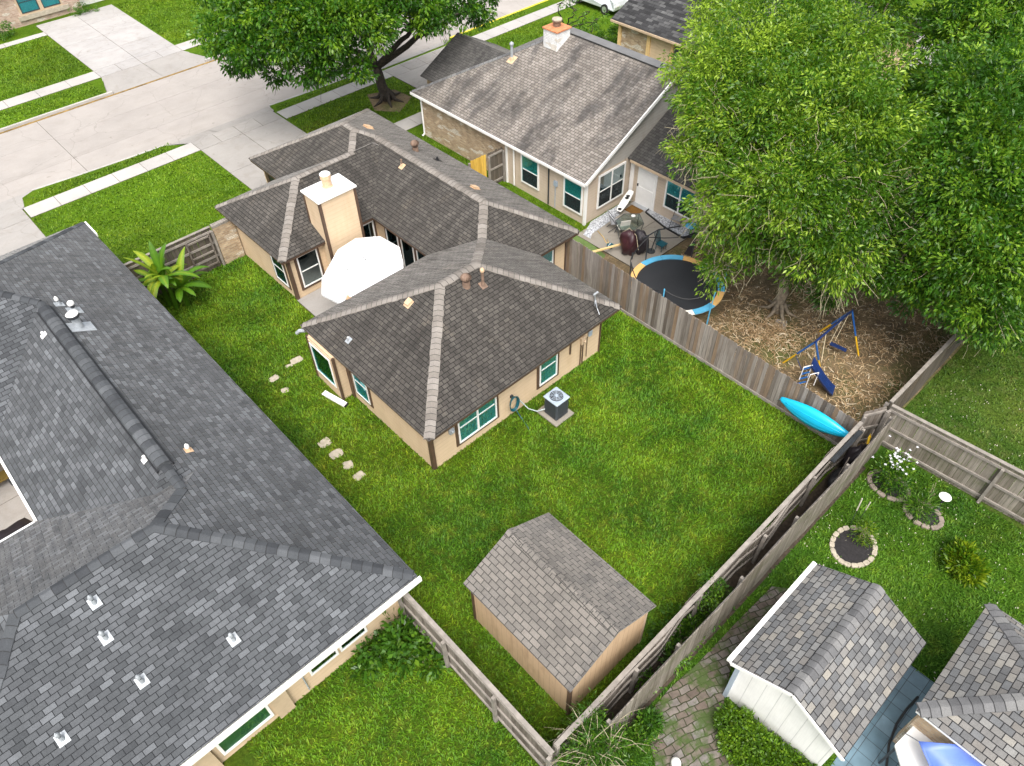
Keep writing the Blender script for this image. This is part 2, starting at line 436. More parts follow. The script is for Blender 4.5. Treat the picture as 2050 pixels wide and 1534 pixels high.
M['lawn'] = grass_mat('lawn_ground', (0.0331,0.0739,0.0062), (0.0827,0.1261,0.0081), (0.1266,0.1434,0.0161))
M['blade'] = grass_mat('lawn_blades', (0.0578,0.1603,0.0066), (0.1376,0.2596,0.0086), (0.2132,0.2893,0.0216), blade=True)
M['lawn_front'] = grass_mat('front_lawn_ground', (0.0617,0.1281,0.0044), (0.0925,0.1723,0.0054), (0.1234,0.1871,0.0194), patch=0.5)
M['blade_front'] = grass_mat('front_lawn_blades', (0.0816,0.1729,0.0064), (0.1204,0.2266,0.0078), (0.1622,0.2444,0.0286), blade=True)
M['lawn_dark'] = grass_mat('shaded_lawn_ground', (0.0264,0.0748,0.0070), (0.0528,0.1188,0.0088), (0.0968,0.1496,0.0176))
M['blade_dark'] = grass_mat('shaded_lawn_blades', (0.0424,0.1288,0.0077), (0.0849,0.1963,0.0097), (0.1455,0.2454,0.0194), blade=True)

def dirt_mat():
    t = NT('leaf_strewn_dirt'); w = t.worldpos()
    base = t.ramp(t.noise(w, 0.7, 6, 0.7), [(0.32, (0.065,0.047,0.027)), (0.5, (0.135,0.096,0.05)), (0.7, (0.21,0.15,0.08))])
    base = t.mix(t.ramp(t.noise(w, 0.4, 4), [(0.5, 0.0), (0.66, 0.8)]), base, (0.075,0.09,0.015))
    f = t.noise(w, 12, 5, 0.75)
    base = t.mix(1.0, base, t.ramp(f, [(0.3, .5), (0.7, 1.5)]), 'MULTIPLY')
    base = t.mix(t.ramp(t.noise(w, 0.9, 5, .7), [(0.55, 0.0), (0.7, 0.7)]), base, (0.24,0.18,0.105))
    t.color(base); t.rough(0.95); t.bump(f, 0.7, 0.03)
    return t.m
M['dirt'] = dirt_mat()
M['lawn_olive'] = grass_mat('olive_lawn_ground', (0.0378,0.0856,0.0086), (0.0702,0.1173,0.0162), (0.1080,0.1173,0.0378))
M['blade_olive'] = grass_mat('olive_lawn_blades', (0.0450,0.1170,0.0090), (0.0844,0.1576,0.0168), (0.1463,0.1800,0.0563), blade=True)
M['mulch'] = plain('black_mulch', (0.018,0.016,0.017), 0.95, 0.4, 14, bump=0.6)
M['soil'] = plain('alley_soil', (0.045,0.033,0.022), 0.95, 0.5, 9, bump=0.5)
def straw_mat():
    t = NT('dry_litter'); g = t.new('ShaderNodeNewGeometry')
    t.color(t.ramp(g.outputs['Random Per Island'], [(0.0, (0.17,0.10,0.045)), (0.5, (0.36,0.235,0.115)), (0.85, (0.55,0.42,0.25)), (1.0, (0.78,0.68,0.50))]))
    t.rough(0.8); return t.m
M['straw'] = straw_mat()
M['petal'] = plain('pale_petals', (0.50,0.46,0.38), 0.7, 0.2, 5)
M['wood_side'] = weathered_wood('grey_brown_fence', [(0.115,0.095,0.08),(0.20,0.175,0.155),(0.30,0.27,0.245),(0.17,0.14,0.12),(0.215,0.150,0.10),(0.26,0.235,0.215)], blotch=(0.11,0.07,0.04))
M['wood_rear'] = weathered_wood('silver_fence', [(0.12,0.10,0.083),(0.175,0.15,0.128),(0.225,0.198,0.172)], blotch=(0.06,0.048,0.035))
M['wood_light'] = weathered_wood('pale_fence', [(0.155,0.135,0.108),(0.215,0.19,0.158),(0.27,0.24,0.205)], blotch=(0.09,0.075,0.05), green=0.5)
M['wood_dark'] = weathered_wood('dark_fence', [(0.085,0.072,0.058),(0.13,0.11,0.09)])
M['wood_yellow'] = weathered_wood('new_yellow_boards', [(0.55,0.33,0.05),(0.66,0.42,0.08)], blotch=(0.4,0.22,0.05))
M['rail'] = plain('grey_rail_wood', (0.235,0.21,0.185), 0.85, 0.25, 5)
M['pale_wood'] = plain('new_lumber', (0.68,0.47,0.22), 0.7, 0.12, 6)
M['metal'] = plain('galvanised_metal', (0.55,0.57,0.60), 0.35, 0.1, 5, metal=0.7)
M['lead'] = plain('pale_flashing', (0.36,0.385,0.41), 0.5, 0.2, 9, metal=0.2)
M['rust'] = plain('rusty_metal', (0.19,0.125,0.09), 0.8, 0.35, 9)
M['rust_lt'] = plain('tan_vent_metal', (0.55,0.38,0.24), 0.7, 0.2, 9)
M['terra'] = plain('rusted_orange_cap', (0.52,0.20,0.09), 0.7, 0.3, 6)
M['dark_metal'] = plain('dark_metal', (0.05,0.055,0.062), 0.45, 0.2, 5, metal=0.3)
M['ac_grey'] = plain('grey_ac_paint', (0.055,0.062,0.075), 0.5, 0.15, 5)
M['ac_top'] = plain('pale_ac_top', (0.33,0.39,0.46), 0.45, 0.1, 5)
M['black'] = plain('black_plastic', (0.015,0.015,0.017), 0.5, 0.3, 5)
M['black_cloth'] = plain('black_cover', (0.018,0.014,0.018), 0.55, 0.4, 3)
M['maroon'] = plain('maroon_cover', (0.045,0.013,0.018), 0.45, 0.4, 3)
M['umbrella'] = plain('white_canvas', (0.68,0.68,0.69), 0.8, 0.02, 2, bump=0.02)
M['kayak'] = plain('turquoise_plastic', (0.0100,0.4232,0.6650), 0.28, 0.06, 1.5, bump=0.0)
M['blue'] = plain('blue_enamel', (0.012,0.10,0.33), 0.35, 0.15, 4, bump=0)
M['navy'] = plain('navy_plastic', (0.010,0.028,0.11), 0.35, 0.15, 4, bump=0)
M['yellow'] = plain('yellow_enamel', (0.75,0.45,0.015), 0.4, 0.12, 4, bump=0)
M['mustard'] = plain('mustard_wood', (0.16,0.11,0.02), 0.8, 0.2, 6)
M['sky_blue'] = plain('sky_blue_padding', (0.10,0.40,0.62), 0.5, 0.1, 3)
M['orange_pad'] = plain('orange_padding', (0.78,0.46,0.16), 0.5, 0.1, 3)
M['white_pad'] = plain('white_padding', (0.75,0.72,0.66), 0.5, 0.1, 3)
M['rope'] = plain('pale_rope', (0.55,0.47,0.32), 0.8, 0.1, 9)
M['mat_black'] = plain('trampoline_mat', (0.020,0.021,0.024), 0.6, 0.12, 1.2, bump=0.05)
M['hose_teal'] = plain('teal_hose', (0.008,0.075,0.10), 0.35, 0.2, 8, bump=0)
M['hose_grey'] = plain('grey_hose', (0.36,0.42,0.42), 0.4, 0.1, 8, bump=0)
M['hose_yellow'] = plain('yellow_hose', (0.62,0.42,0.15), 0.5, 0.1, 8, bump=0)
M['stone'] = plain('cream_stone', (0.37,0.325,0.255), 0.9, 0.2, 7, bump=0.3)
M['slate'] = plain('brown_paver', (0.22,0.18,0.15), 0.9, 0.25, 5, bump=0.3)
M['bark'] = plain('dark_bark', (0.035,0.028,0.022), 0.95, 0.5, 7, bump=0.8)
M['bark_grey'] = plain('grey_bark', (0.24,0.195,0.14), 0.95, 0.4, 7, bump=0.8)
M['twig'] = plain('pale_twigs', (0.33,0.29,0.19), 0.9, 0.3, 7)
M['leaf_big'] = leaf_mat('bright_leaves', (0.006,0.032,0.002), (0.066,0.17,0.007), (0.36,0.50,0.045))
M['leaf_dark'] = leaf_mat('deep_green_leaves', (0.0046,0.0314,0.0034), (0.0544,0.1572,0.0090), (0.3326,0.5080,0.0392))
M['leaf_oak'] = leaf_mat('oak_leaves', (0.005,0.030,0.003), (0.044,0.145,0.006), (0.22,0.36,0.02))
M['leaf_shrub'] = leaf_mat('shrub_leaves', (0.015,0.06,0.006), (0.06,0.16,0.012), (0.17,0.30,0.02))
M['leaf_yellow'] = leaf_mat('yellow_green_leaves', (0.02,0.07,0.004), (0.09,0.20,0.008), (0.34,0.40,0.02))
M['leaf_hedge'] = leaf_mat('hedge_leaves', (0.03,0.085,0.006), (0.11,0.22,0.012), (0.24,0.36,0.02))
M['banana'] = leaf_mat('banana_leaves', (0.02,0.075,0.004), (0.085,0.20,0.008), (0.42,0.45,0.03), trans=0.3)
M['petal_white'] = plain('white_blossom', (0.8,0.78,0.85), 0.6, 0.05)
M['slate_tile'] = None
def tile_mat():
    t = NT('blue_grey_tiles'); uv = t.worldpos()
    br = t.new('ShaderNodeTexBrick'); t.link(uv, br.inputs['Vector'])
    br.inputs['Color1'].default_value = (0.085,0.145,0.185,1); br.inputs['Color2'].default_value = (0.13,0.20,0.25,1); br.inputs['Mortar'].default_value = (0.03,0.04,0.05,1)
    br.inputs['Scale'].default_value = 1; br.inputs['Mortar Size'].default_value = 0.008; br.inputs['Brick Width'].default_value = 0.42; br.inputs['Row Height'].default_value = 0.42; br.offset = 0.0
    t.color(t.mix(1.0, br.outputs['Color'], t.ramp(t.noise(uv, 2, 5), [(0.3, .8), (0.7, 1.2)]), 'MULTIPLY')); t.rough(0.5)
    return t.m
M['slate_tile'] = tile_mat()
def gravel_mat():
    t = NT('white_gravel'); w = t.worldpos(); vo = t.new('ShaderNodeTexVoronoi'); t.link(w, vo.inputs['Vector']); vo.inputs['Scale'].default_value = 16
    t.color(t.mix(1.0, t.ramp(vo.outputs['Color'], [(0.1, (0.40,0.42,0.46)), (0.8, (0.68,0.70,0.74))]), t.ramp(vo.outputs['Distance'], [(0.3, 1.0), (0.7, .45)]), 'MULTIPLY'))
    t.rough(0.8); t.bump(t.math('MULTIPLY', vo.outputs['Distance'], -1.0), 0.8, 0.03); return t.m
M['gravel'] = gravel_mat()
def paver_mat():
    t = NT('flagstones'); w = t.worldpos(rot=(0,0,0.35))
    wob = t.new('ShaderNodeTexNoise'); t.link(w, wob.inputs['Vector']); wob.inputs['Scale'].default_value = 1.6
    va = t.new('ShaderNodeVectorMath', operation='MULTIPLY_ADD'); t.link(wob.outputs['Color'], va.inputs[0]); va.inputs[1].default_value = (0.25, 0.25, 0); t.link(w, va.inputs[2])
    br = t.new('ShaderNodeTexBrick'); t.link(va.outputs[0], br.inputs['Vector']); br.inputs['Color1'].default_value = (0,0,0,1); br.inputs['Color2'].default_value = (1,1,1,1)
    br.inputs['Scale'].default_value = 1; br.inputs['Mortar Size'].default_value = 0.014; br.inputs['Brick Width'].default_value = 0.30; br.inputs['Row Height'].default_value = 0.19
    base = t.ramp(br.outputs['Color'], [(0.0, (0.095,0.072,0.058)), (0.5, (0.135,0.11,0.09)), (1.0, (0.165,0.15,0.14))])
    base = t.mix(1.0, base, t.ramp(t.noise(w, 5, 5), [(0.3, .65), (0.7, 1.3)]), 'MULTIPLY')
    base = t.mix(br.outputs['Fac'], base, (0.028, 0.03, 0.012))
    base = t.mix(t.ramp(t.noise(w, 1.3, 6, .7), [(0.46, 0.0), (0.56, 0.92)]), base, (0.04, 0.07, 0.010))
    base = t.mix(t.ramp(t.noise(w, 0.9, 6, .7, .6), [(0.56, 0.0), (0.70, 0.8)]), base, (0.065, 0.05, 0.03))
    t.color(base); t.rough(0.9); t.bump(t.math('MULTIPLY', br.outputs['Fac'], -1.0), 0.6, 0.02); return t.m
M['flag'] = paver_mat()
def glass_mat(name, tint, mixf=0.55):
    t = NT(name); tr = t.new('ShaderNodeBsdfTransparent'); tr.inputs[0].default_value = (*tint, 1)
    gl = t.new('ShaderNodeBsdfGlossy'); gl.inputs['Roughness'].default_value = 0.03; gl.inputs[0].default_value = (0.8, 0.95, 0.95, 1)
    fr = t.new('ShaderNodeFresnel'); fr.inputs[0].default_value = 1.5
    mx = t.new('ShaderNodeMixShader'); t.link(t.math('ADD', t.math('MULTIPLY', fr.outputs[0], 0.35), 0.015), mx.inputs[0])
    t.link(tr.outputs[0], mx.inputs[1]); t.link(gl.outputs[0], mx.inputs[2]); t.link(mx.outputs[0], t.out.inputs[0]); return t.m
M['glass'] = glass_mat('teal_glass', (0.42, 0.72, 0.74))
M['glass_dark'] = glass_mat('dark_glass', (0.22, 0.38, 0.42))
def screen_mat():
    t = NT('insect_screen_mesh'); tr = t.new('ShaderNodeBsdfTransparent'); t.color((0.03,0.035,0.037)); t.rough(0.9); t.spec(0.1)
    mx = t.new('ShaderNodeMixShader'); mx.inputs[0].default_value = 0.5
    t.link(tr.outputs[0], mx.inputs[1]); t.link(t.b.outputs[0], mx.inputs[2]); t.link(mx.outputs[0], t.out.inputs[0]); return t.m
M['screen'] = screen_mat()
M['glass_clear'] = glass_mat('clear_glass', (0.92, 0.97, 0.96))
M['glass_table'] = glass_mat('table_glass', (0.82, 0.86, 0.84))
M['curtain'] = plain('curtain_cloth', (0.58,0.72,0.72), 0.9, 0.08, 2)
M['dark_room'] = plain('dark_interior', (0.035,0.055,0.055), 0.9, 0.4, 1.5)
M['green_screen'] = plain('green_window_screen', (0.008,0.10,0.062), 0.35, 0.25, 0.9, bump=0.02)
M['olive_screen'] = plain('green_reflecting_glass', (0.03,0.085,0.035), 0.18, 0.5, 1.2, bump=0.0)
M['sail'] = plain('blue_fabric', (0.085,0.15,0.46), 0.42, 0.3, 1.3, bump=0.0)
M['doormat'] = plain('brown_doormat', (0.16,0.075,0.012), 0.95, 0.25, 9)
M['cushion'] = plain('grey_mesh_fabric', (0.25,0.25,0.26), 0.8, 0.15, 9)
M['carpaint'] = plain('silver_car_paint', (0.60,0.63,0.66), 0.2, 0.03, 2, metal=0.2, bump=0)
M['tire'] = plain('tyre_rubber', (0.02,0.02,0.02), 0.8, 0.2, 9)
M['yellow_curb'] = plain('yellow_curb_paint', (0.62,0.50,0.04), 0.8, 0.25, 3)
M['turf'] = plain('artificial_turf', (0.10,0.155,0.04), 0.95, 0.2, 9, bump=0.3)

# ---------------------------------------------------------------- setting: ground, street, walks
LZ = 0.0
g = MB(); g.add([(-700,-700,-0.22),(900,-700,-0.22),(900,900,-0.22),(-700,900,-0.22)], [(0,1,2,3)])
struct(g.build('ground', M['lawn_dark']))

def lawn(name, polys, mat, top=0.0):
    b = MB()
    for p in polys: b.prism(p, -0.20, top)
    return struct(b.build(name, mat))

CURB_Y = lambda x: 39.15 + 0.0008*(x-32)**2 if x < 32 else 39.15
def curb_pts(x0, x1, n=8, off=0.0):
    return [(x0+(x1-x0)*i/n, CURB_Y(x0+(x1-x0)*i/n)+off) for i in range(n+1)]
# yards south of the street
lawn('back_lawn', [[(-30,3.4),(18.35,3.4),(18.35,36.0),(-30,36.0)]], M['lawn'])
lawn('rear_lawn', [[(-30,-40),(60,-40),(60,3.4),(-30,3.4)]], M['lawn_dark'])
lawn('shady_lawn', [[(19.55,-40),(60,-40),(60,3.39),(19.45,3.39)]], M['lawn_olive'], 0.012)
lawn('dirt_yard', [[(18.35,3.4),(60,3.4),(60,17.0),(18.35,17.0)]], M['dirt'])
lawn('side_lawn', [[(18.35,17.0),(60,17.0),(60,36.0),(18.35,36.0)]], M['lawn_front'])
lawn('verge', [[(-30,36.0),(60,36.0),(60,38.62),(-30,38.62)],
    [(3.45,38.62),(12.1,38.62),(11.0,39.50),(9.0,39.60),(6.5,39.80),(4.3,40.05),(3.7,39.75)],
    [(17.2,38.62),(24.5,38.62),(23.6,39.16),(20.0,39.25),(17.35,39.42)],
    [(29.7,38.62),(60,38.62),(60,39.15),(30.6,39.15)], [(-30,38.62),(-2.7,38.62),(-3.8,40.6),(-30,40.9)]], M['lawn_front'], 0.0)
front = MB(); front.prism([(3.35,28.2),(12.15,28.2),(12.15,37.6),(3.35,37.6)], 0.0, 0.012)
struct(front.build('front_lawn', M['lawn_front']))
# the road, with its slabs
base = MB(); base.box(-80, 140, 38.6, 49.5, -0.21, -0.15); struct(base.build('road_base', M['joint']))
road = MB()
xs = [-80,-56,-38,-20,-5.5,7.05,21.5,36,50.5,65,90,140]
for i in range(len(xs)-1):
    for (a, b) in ((38.9, 42.0), (42.0, 44.9), (44.9, 47.72)):
        road.box(xs[i]+0.012, xs[i+1]-0.012, a+0.008, b-0.008, -0.15, -0.13)
struct(road.build('road', M['street']))
# far side verge, walk and lawns
lawn('far_verge', [[(-80,47.85),(11.3,47.85),(11.5,48.6),(11.9,49.9),(-80,49.9)],[(18.2,47.85),(140,47.85),(140,49.9),(17.25,49.9)]], M['lawn_front'])
lawn('far_lawn', [[(-80,49.9),(140,49.9),(140,140),(-80,140)]], M['lawn_front'])
k = MB(); k.box(-80, 11.6, 47.70, 47.85, -0.2, 0.02); k.box(17.6, 140, 47.70, 47.85, -0.2, 0.02)
struct(k.build('far_kerb', M['side_concrete']))
k = MB()
def kerb_strip(b, x0, x1):
    P = curb_pts(x0, x1, 10); Q = curb_pts(x0, x1, 10, 0.15)
    b.prism(P + Q[::-1], -0.2, 0.02)

for P_ in ([(4.3,40.05),(6.5,39.80),(9.0,39.60),(11.0,39.50)], [(17.35,39.42),(20.0,39.25),(23.6,39.16)], [(30.6,39.15),(60,39.15)]):
    k.prism(P_ + [(a,b_+.13) for a,b_ in P_[::-1]], -0.2, 0.015)
struct(k.build('near_kerb', M['side_concrete']))
k = MB(); k.box(30.6,46,39.14,39.30,-.2,.022); struct(k.build('painted_kerb', M['yellow_curb']))

def slabs(name, mat, rects, gap=0.012, z0=0.0, z1=0.03):
    b = MB(); u = MB()
    for (x0, x1, y0, y1, nx, ny) in rects:
        u.box(x0, x1, y0, y1, z0-0.02, z1-0.012)
        for i in range(nx):
            for j in range(ny):
                b.box(x0+(x1-x0)*i/nx+gap, x0+(x1-x0)*(i+1)/nx-gap, y0+(y1-y0)*j/ny+gap, y0+(y1-y0)*(j+1)/ny-gap, z0, z1)
    o = struct(b.build(name, mat)); q = u.build('joint_bed', M['joint'], o)
    return o
slabs('sidewalk', M['side_concrete'], [(3.4,12.15,37.65,38.75,6,1),(17.2,24.6,37.35,38.45,6,1),(29.6,44.5,37.2,38.3,10,1)])
slabs('driveway', M['concrete'], [(12.15,17.1,31.3,37.6,2,2),(12.15,17.1,37.6,38.75,4,1)], z1=0.034)
slabs('west_driveway', M['concrete'], [(-2.6,3.35,30.2,37.6,2,3),(-2.6,3.35,37.6,38.75,2,1)], z1=0.034)
slabs('north_driveway', M['concrete'], [(24.6,29.6,30.9,37.2,2,3),(24.6,29.6,37.2,38.4,4,1)], z1=0.034)
ap = MB()
for (x0, x1, e) in ((12.15,17.1,0.9),(24.6,29.6,0.9),(-2.6,3.35,1.0)):
    yk = CURB_Y((x0+x1)/2)
    yk = {12.15:39.45,24.6:39.15,-2.6:40.1}[x0]
    for i in range(3):
        a0, a1 = i/3+.003, (i+1)/3-.003
        ap.add([(x0+(x1-x0)*a0,38.62,0.030),(x0+(x1-x0)*a1,38.62,0.030),(x0-e+(x1-x0+2*e)*a1,yk+0.2,-0.122),(x0-e+(x1-x0+2*e)*a0,yk+0.2,-0.122)], [(0,1,2,3)])
    ap.prism([(x0-e,yk-.5),(x1+e,yk-.5),(x1+e,yk+.22),(x0-e,yk+.22)], -.2, -.126)
struct(ap.build('driveway_apron', M['concrete']))
gd_ = MB(); gd_.box(-80,140,47.52,47.69,-.13,-.118); struct(gd_.build('gutter_debris_and_shadow', plain('gutter_debris_and_shadow', (0.20,0.125,0.035), .95, .5, 3)))  # leaf debris, its darker brown also painting the shadow under the kerb
slabs('front_path', M['side_concrete'], [(18.9,23.6,31.55,32.65,3,1)])
# across the street
slabs('far_driveway', M['bright_concrete'], [(11.9,17.25,51.3,61.3,2,4),(11.9,17.25,50.1,51.3,4,1)], z1=0.03)
ap = MB()
for i in range(2):
    a0, a1 = i/2+.002, (i+1)/2-.002
    ap.add([(11.9+5.35*a0,50.08,0.030),(11.9+5.35*a1,50.08,0.030),(11.15+7.2*a1,47.68,-0.115),(11.15+7.2*a0,47.68,-0.115)], [(3,2,1,0)])
ap.box(11.0,18.4,47.6,49.9,-.21,-.128)
struct(ap.build('far_apron', M['concrete']))
slabs('far_sidewalk', M['side_concrete'], [(-8,11.9,50.1,51.25,11,1),(17.25,40,50.1,51.25,14,1)])
slabs('far_path', M['side_concrete'], [(-4,11.9,59.1,59.8,6,1)])
slabs('far_plaza', M['concrete'], [(47,52,8,20,2,4)])
# courtyard and patios
slabs('courtyard_patio', M['concrete'], [(9.25,13.6,19.3,23.5,2,2)], z1=0.05)
slabs('neighbour_patio', M['patio'], [(20.75,24.75,14.9,18.55,2,2)], z1=0.05)
slabs('west_patio', M['concrete'], [(-7,-1.8,17.2,23.6,2,3)], z1=0.05)
b = MB(); b.prism([(20.36, 18.58),(20.90, 18.47),(20.59, 16.62),(19.93, 16.38)], 0.0, 0.03)
struct(b.build('turf_strip', M['turf']))
b = MB(); b.prism([(20.97, 18.30),(21.95, 18.74),(24.11, 18.76),(23.29, 18.19),(21.30, 18.08),(20.98, 17.87)], 0.0, 0.06); 
struct(b.build('gravel_border', M['gravel']))
b = MB(); gp = [(24.27, 17.45),(24.76, 17.53),(24.76, 16.29),(25.73, 15.33),(24.81, 14.82),(23.91, 14.97),(23.96, 16.09)]
b.prism(gp, 0.05, 0.075); go = struct(b.build('gravel_bed', M['gravel']))
e = MB()
for i in range(len(gp)):
    p, q = gp[i], gp[(i+1) % len(gp)]
    e.bar((p[0],p[1],0.06), (q[0],q[1],0.06), 0.05, 0.12)
e.build('edging', M['black'], go)
b = MB(); b.prism([(9.05, 2.81),(10.84, 2.78),(12.35, 2.72),(12.75, 2.23),(9.62, 2.17),(8.71, 1.76),(8.25, 1.50),(7.65, 0.54),(7.2,0.0),(5.6,1.2),(6.81, 2.87),(7.88, 2.91)], 0.0, 0.025)
struct(b.build('flagstone_path', M['flag']))
b = MB(); b.box(4.2, 18.2, 3.0, 3.72, 0.0, 0.02); struct(b.build('alley_soil', M['soil']))
b = MB(); b.box(8.9, 13.05, -3.6, -1.0, 0.0, 0.03); struct(b.build('tiled_patio', M['slate_tile']))
b = MB(); b.prism([(22.09, 36.53),(23.60, 35.89),(23.74, 34.41),(22.14, 33.48),(21.25, 34.63)], 0.0, 0.02); struct(b.build('bare_earth', M['dirt']))

# ---------------------------------------------------------------- grass blades
FOOT = [(7.9,15.93,12.82,19.25),(7.5,7.9,17.55,19.15),(13.6,18.32,16.95,30.7),(9.32,13.6,23.5,28.25),(12.35,18.3,28,30.7),(-7.4,4.0,9.45,31.0),(5.46,8.3,4.3,7.95),
        (21.55,33,18.8,30.5),(24.6,33,13.6,18.6),(8.8,12.2,-.85,1.8),(11,14.2,-9,-1.9),(9.2,13.6,19.3,23.5),(12.15,17.1,28,40),(24.6,29.6,30,40),(-2.6,3.35,28,40),
        (12.0,13.1,11.2,12.4),(7.15,7.6,20.3,20.7),(6.85,7.15,20.35,20.55),(6.05,6.45,20.1,20.4),(6.1,6.35,19.35,19.55),(5.7,6.1,16.15,16.5),(5.7,6.13,15.48,15.82),(5.78,6.1,14.82,15.14),(5.75,6.14,14.22,14.5),(7.1,7.5,17.2,18.3),(8.9,13.05,-3.6,-1.0)]
def in_poly(X, Y, poly):
    c = np.zeros(len(X), bool); n = len(poly)
    for i in range(n):
        x1, y1 = poly[i]; x2, y2 = poly[(i+1) % n]
        with np.errstate(divide='ignore', invalid='ignore'):
            c ^= ((y1 > Y) != (y2 > Y)) & (X < (x2-x1)*(Y-y1)/(y2-y1+1e-12)+x1)
    return c
def blades(name, rects, dens, mat, label, L=(0.08,0.20), W=0.015, seed=1, skip=True, polys=None, thin=None):
    rs = np.random.RandomState(seed); P = []
    for (x0, x1, y0, y1) in rects:
        n = int((x1-x0)*(y1-y0)*dens)
        q = np.stack([rs.uniform(x0, x1, n), rs.uniform(y0, y1, n)], 1); P.append(q)
    P = np.concatenate(P)
    if skip:
        keep = np.ones(len(P), bool)
        for (a, b_, c, d) in FOOT: keep &= ~((P[:,0] > a) & (P[:,0] < b_) & (P[:,1] > c) & (P[:,1] < d))
        P = P[keep]
    if polys: P = P[~np.any([in_poly(P[:,0], P[:,1], q) for q in polys], axis=0)]
    n = len(P)
    swirl = np.sin(P[:,0]*1.7+np.sin(P[:,1]*1.3)*1.5)*2.0 + np.cos(P[:,1]*1.9+np.sin(P[:,0]*0.9)*2)*2.0
    th = swirl + rs.normal(0, 1.5, n)
    l = rs.uniform(L[0], L[1], n); w = W*rs.uniform(0.7, 1.3, n)
    lean = rs.uniform(0.35, 0.95, n)
    d = np.stack([np.cos(th), np.sin(th)], 1); s = np.stack([-np.sin(th), np.cos(th)], 1)
    cur = rs.normal(0, 0.25, n)[:, None]
    z0 = np.zeros(n)
    b0 = np.concatenate([P - s*w[:,None], z0[:,None]], 1); b1 = np.concatenate([P + s*w[:,None], z0[:,None]], 1)
    mid = P + d*(l*lean*0.5)[:,None]; zm = l*(1-lean*0.45)*0.6+0.01
    m0 = np.concatenate([mid - s*w[:,None]*0.8, zm[:,None]], 1); m1 = np.concatenate([mid + s*w[:,None]*0.8, zm[:,None]], 1)
    tp = P + d*(l*lean)[:,None] + s*cur*l[:,None]; zt = l*(1-lean)*0.9+0.02
    t = np.concatenate([tp, zt[:,None]], 1)
    V = np.stack([b0, b1, m1, m0, t, t+np.array([0.001,0,0])], 1).reshape(-1, 3)
    k = np.arange(n)*6
    F = np.stack([k, k+1, k+2, k+3, k+3, k+2, k+5, k+4], 1).ravel()
    o = fast_mesh(name, V, F, 4, mat, kind='stuff'); tag(o, label, 'grass')
    return o

# ---------------------------------------------------------------- building helpers
def hip_roof(root, x0, x1, y0, y1, ze, s, mat, trim, name='roof', th=0.16, dz=0.0, ends=('hip','hip')):
    """rectangular hip roof; returns the roof object. ridge runs along the longer side"""
    b = MB(); W = x1-x0; D = y1-y0
    if W >= D:
        h = D/2; ym = (y0+y1)/2; a = (x0+h, ym); c = (x1-h, ym)
    else:
        h = W/2; xm = (x0+x1)/2; a = (xm, y0+h); c = (xm, y1-h)
    zr = ze + s*h; zb = ze-0.03-dz
    V = [(x0,y0,ze),(x1,y0,ze),(x1,y1,ze),(x0,y1,ze),(a[0],a[1],zr),(c[0],c[1],zr),(x0,y0,zb),(x1,y0,zb),(x1,y1,zb),(x0,y1,zb)]
    if W >= D: F = [(0,1,5,4),(1,2,5),(2,3,4,5),(3,0,4)]
    else: F = [(0,1,4),(1,2,5,4),(2,3,5),(3,0,4,5)]
    F += [(9,8,7,6),(0,6,7,1),(1,7,8,2),(2,8,9,3),(3,9,6,0)]
    o = b.add(V, F).build(name, mat, root)
    f = MB(); i = 0.03; z0, z1 = ze-th-dz, ze-0.032-dz
    f.box(x0+i,x1-i,y0+i,y0+i+0.03,z0,z1).box(x0+i,x1-i,y1-i-0.03,y1-i,z0,z1)
    f.box(x0+i,x0+i+0.03,y0+i+0.03,y1-i-0.03,z0,z1).box(x1-i-0.03,x1-i,y0+i+0.03,y1-i-0.03,z0,z1)
    f.build('fascia', trim, root)
    sf = MB(); sf.box(x0+i+0.03,x1-i-0.03,y0+i+0.03,y1-i-0.03,z0+0.03,z0+0.05); sf.build('soffit', trim, root)
    return o

def plane_slab(root, pts, mat, name='roof', th=0.06):
    """one sloping roof plane given by its 4 (or 3) corners, with a thickness"""
    n = (Vector(pts[1])-Vector(pts[0])).cross(Vector(pts[-1])-Vector(pts[0])).normalized()
    if n.z < 0: pts = pts[::-1]; n = -n
    k = len(pts); lo = [tuple(Vector(p)-n*th) for p in pts]
    b = MB(); b.add(list(pts)+lo, [tuple(range(k)), tuple(range(k,2*k))[::-1]]+[((i+1)%k, i, k+i, k+(i+1)%k) for i in range(k)])
    return b.build(name, mat, root)

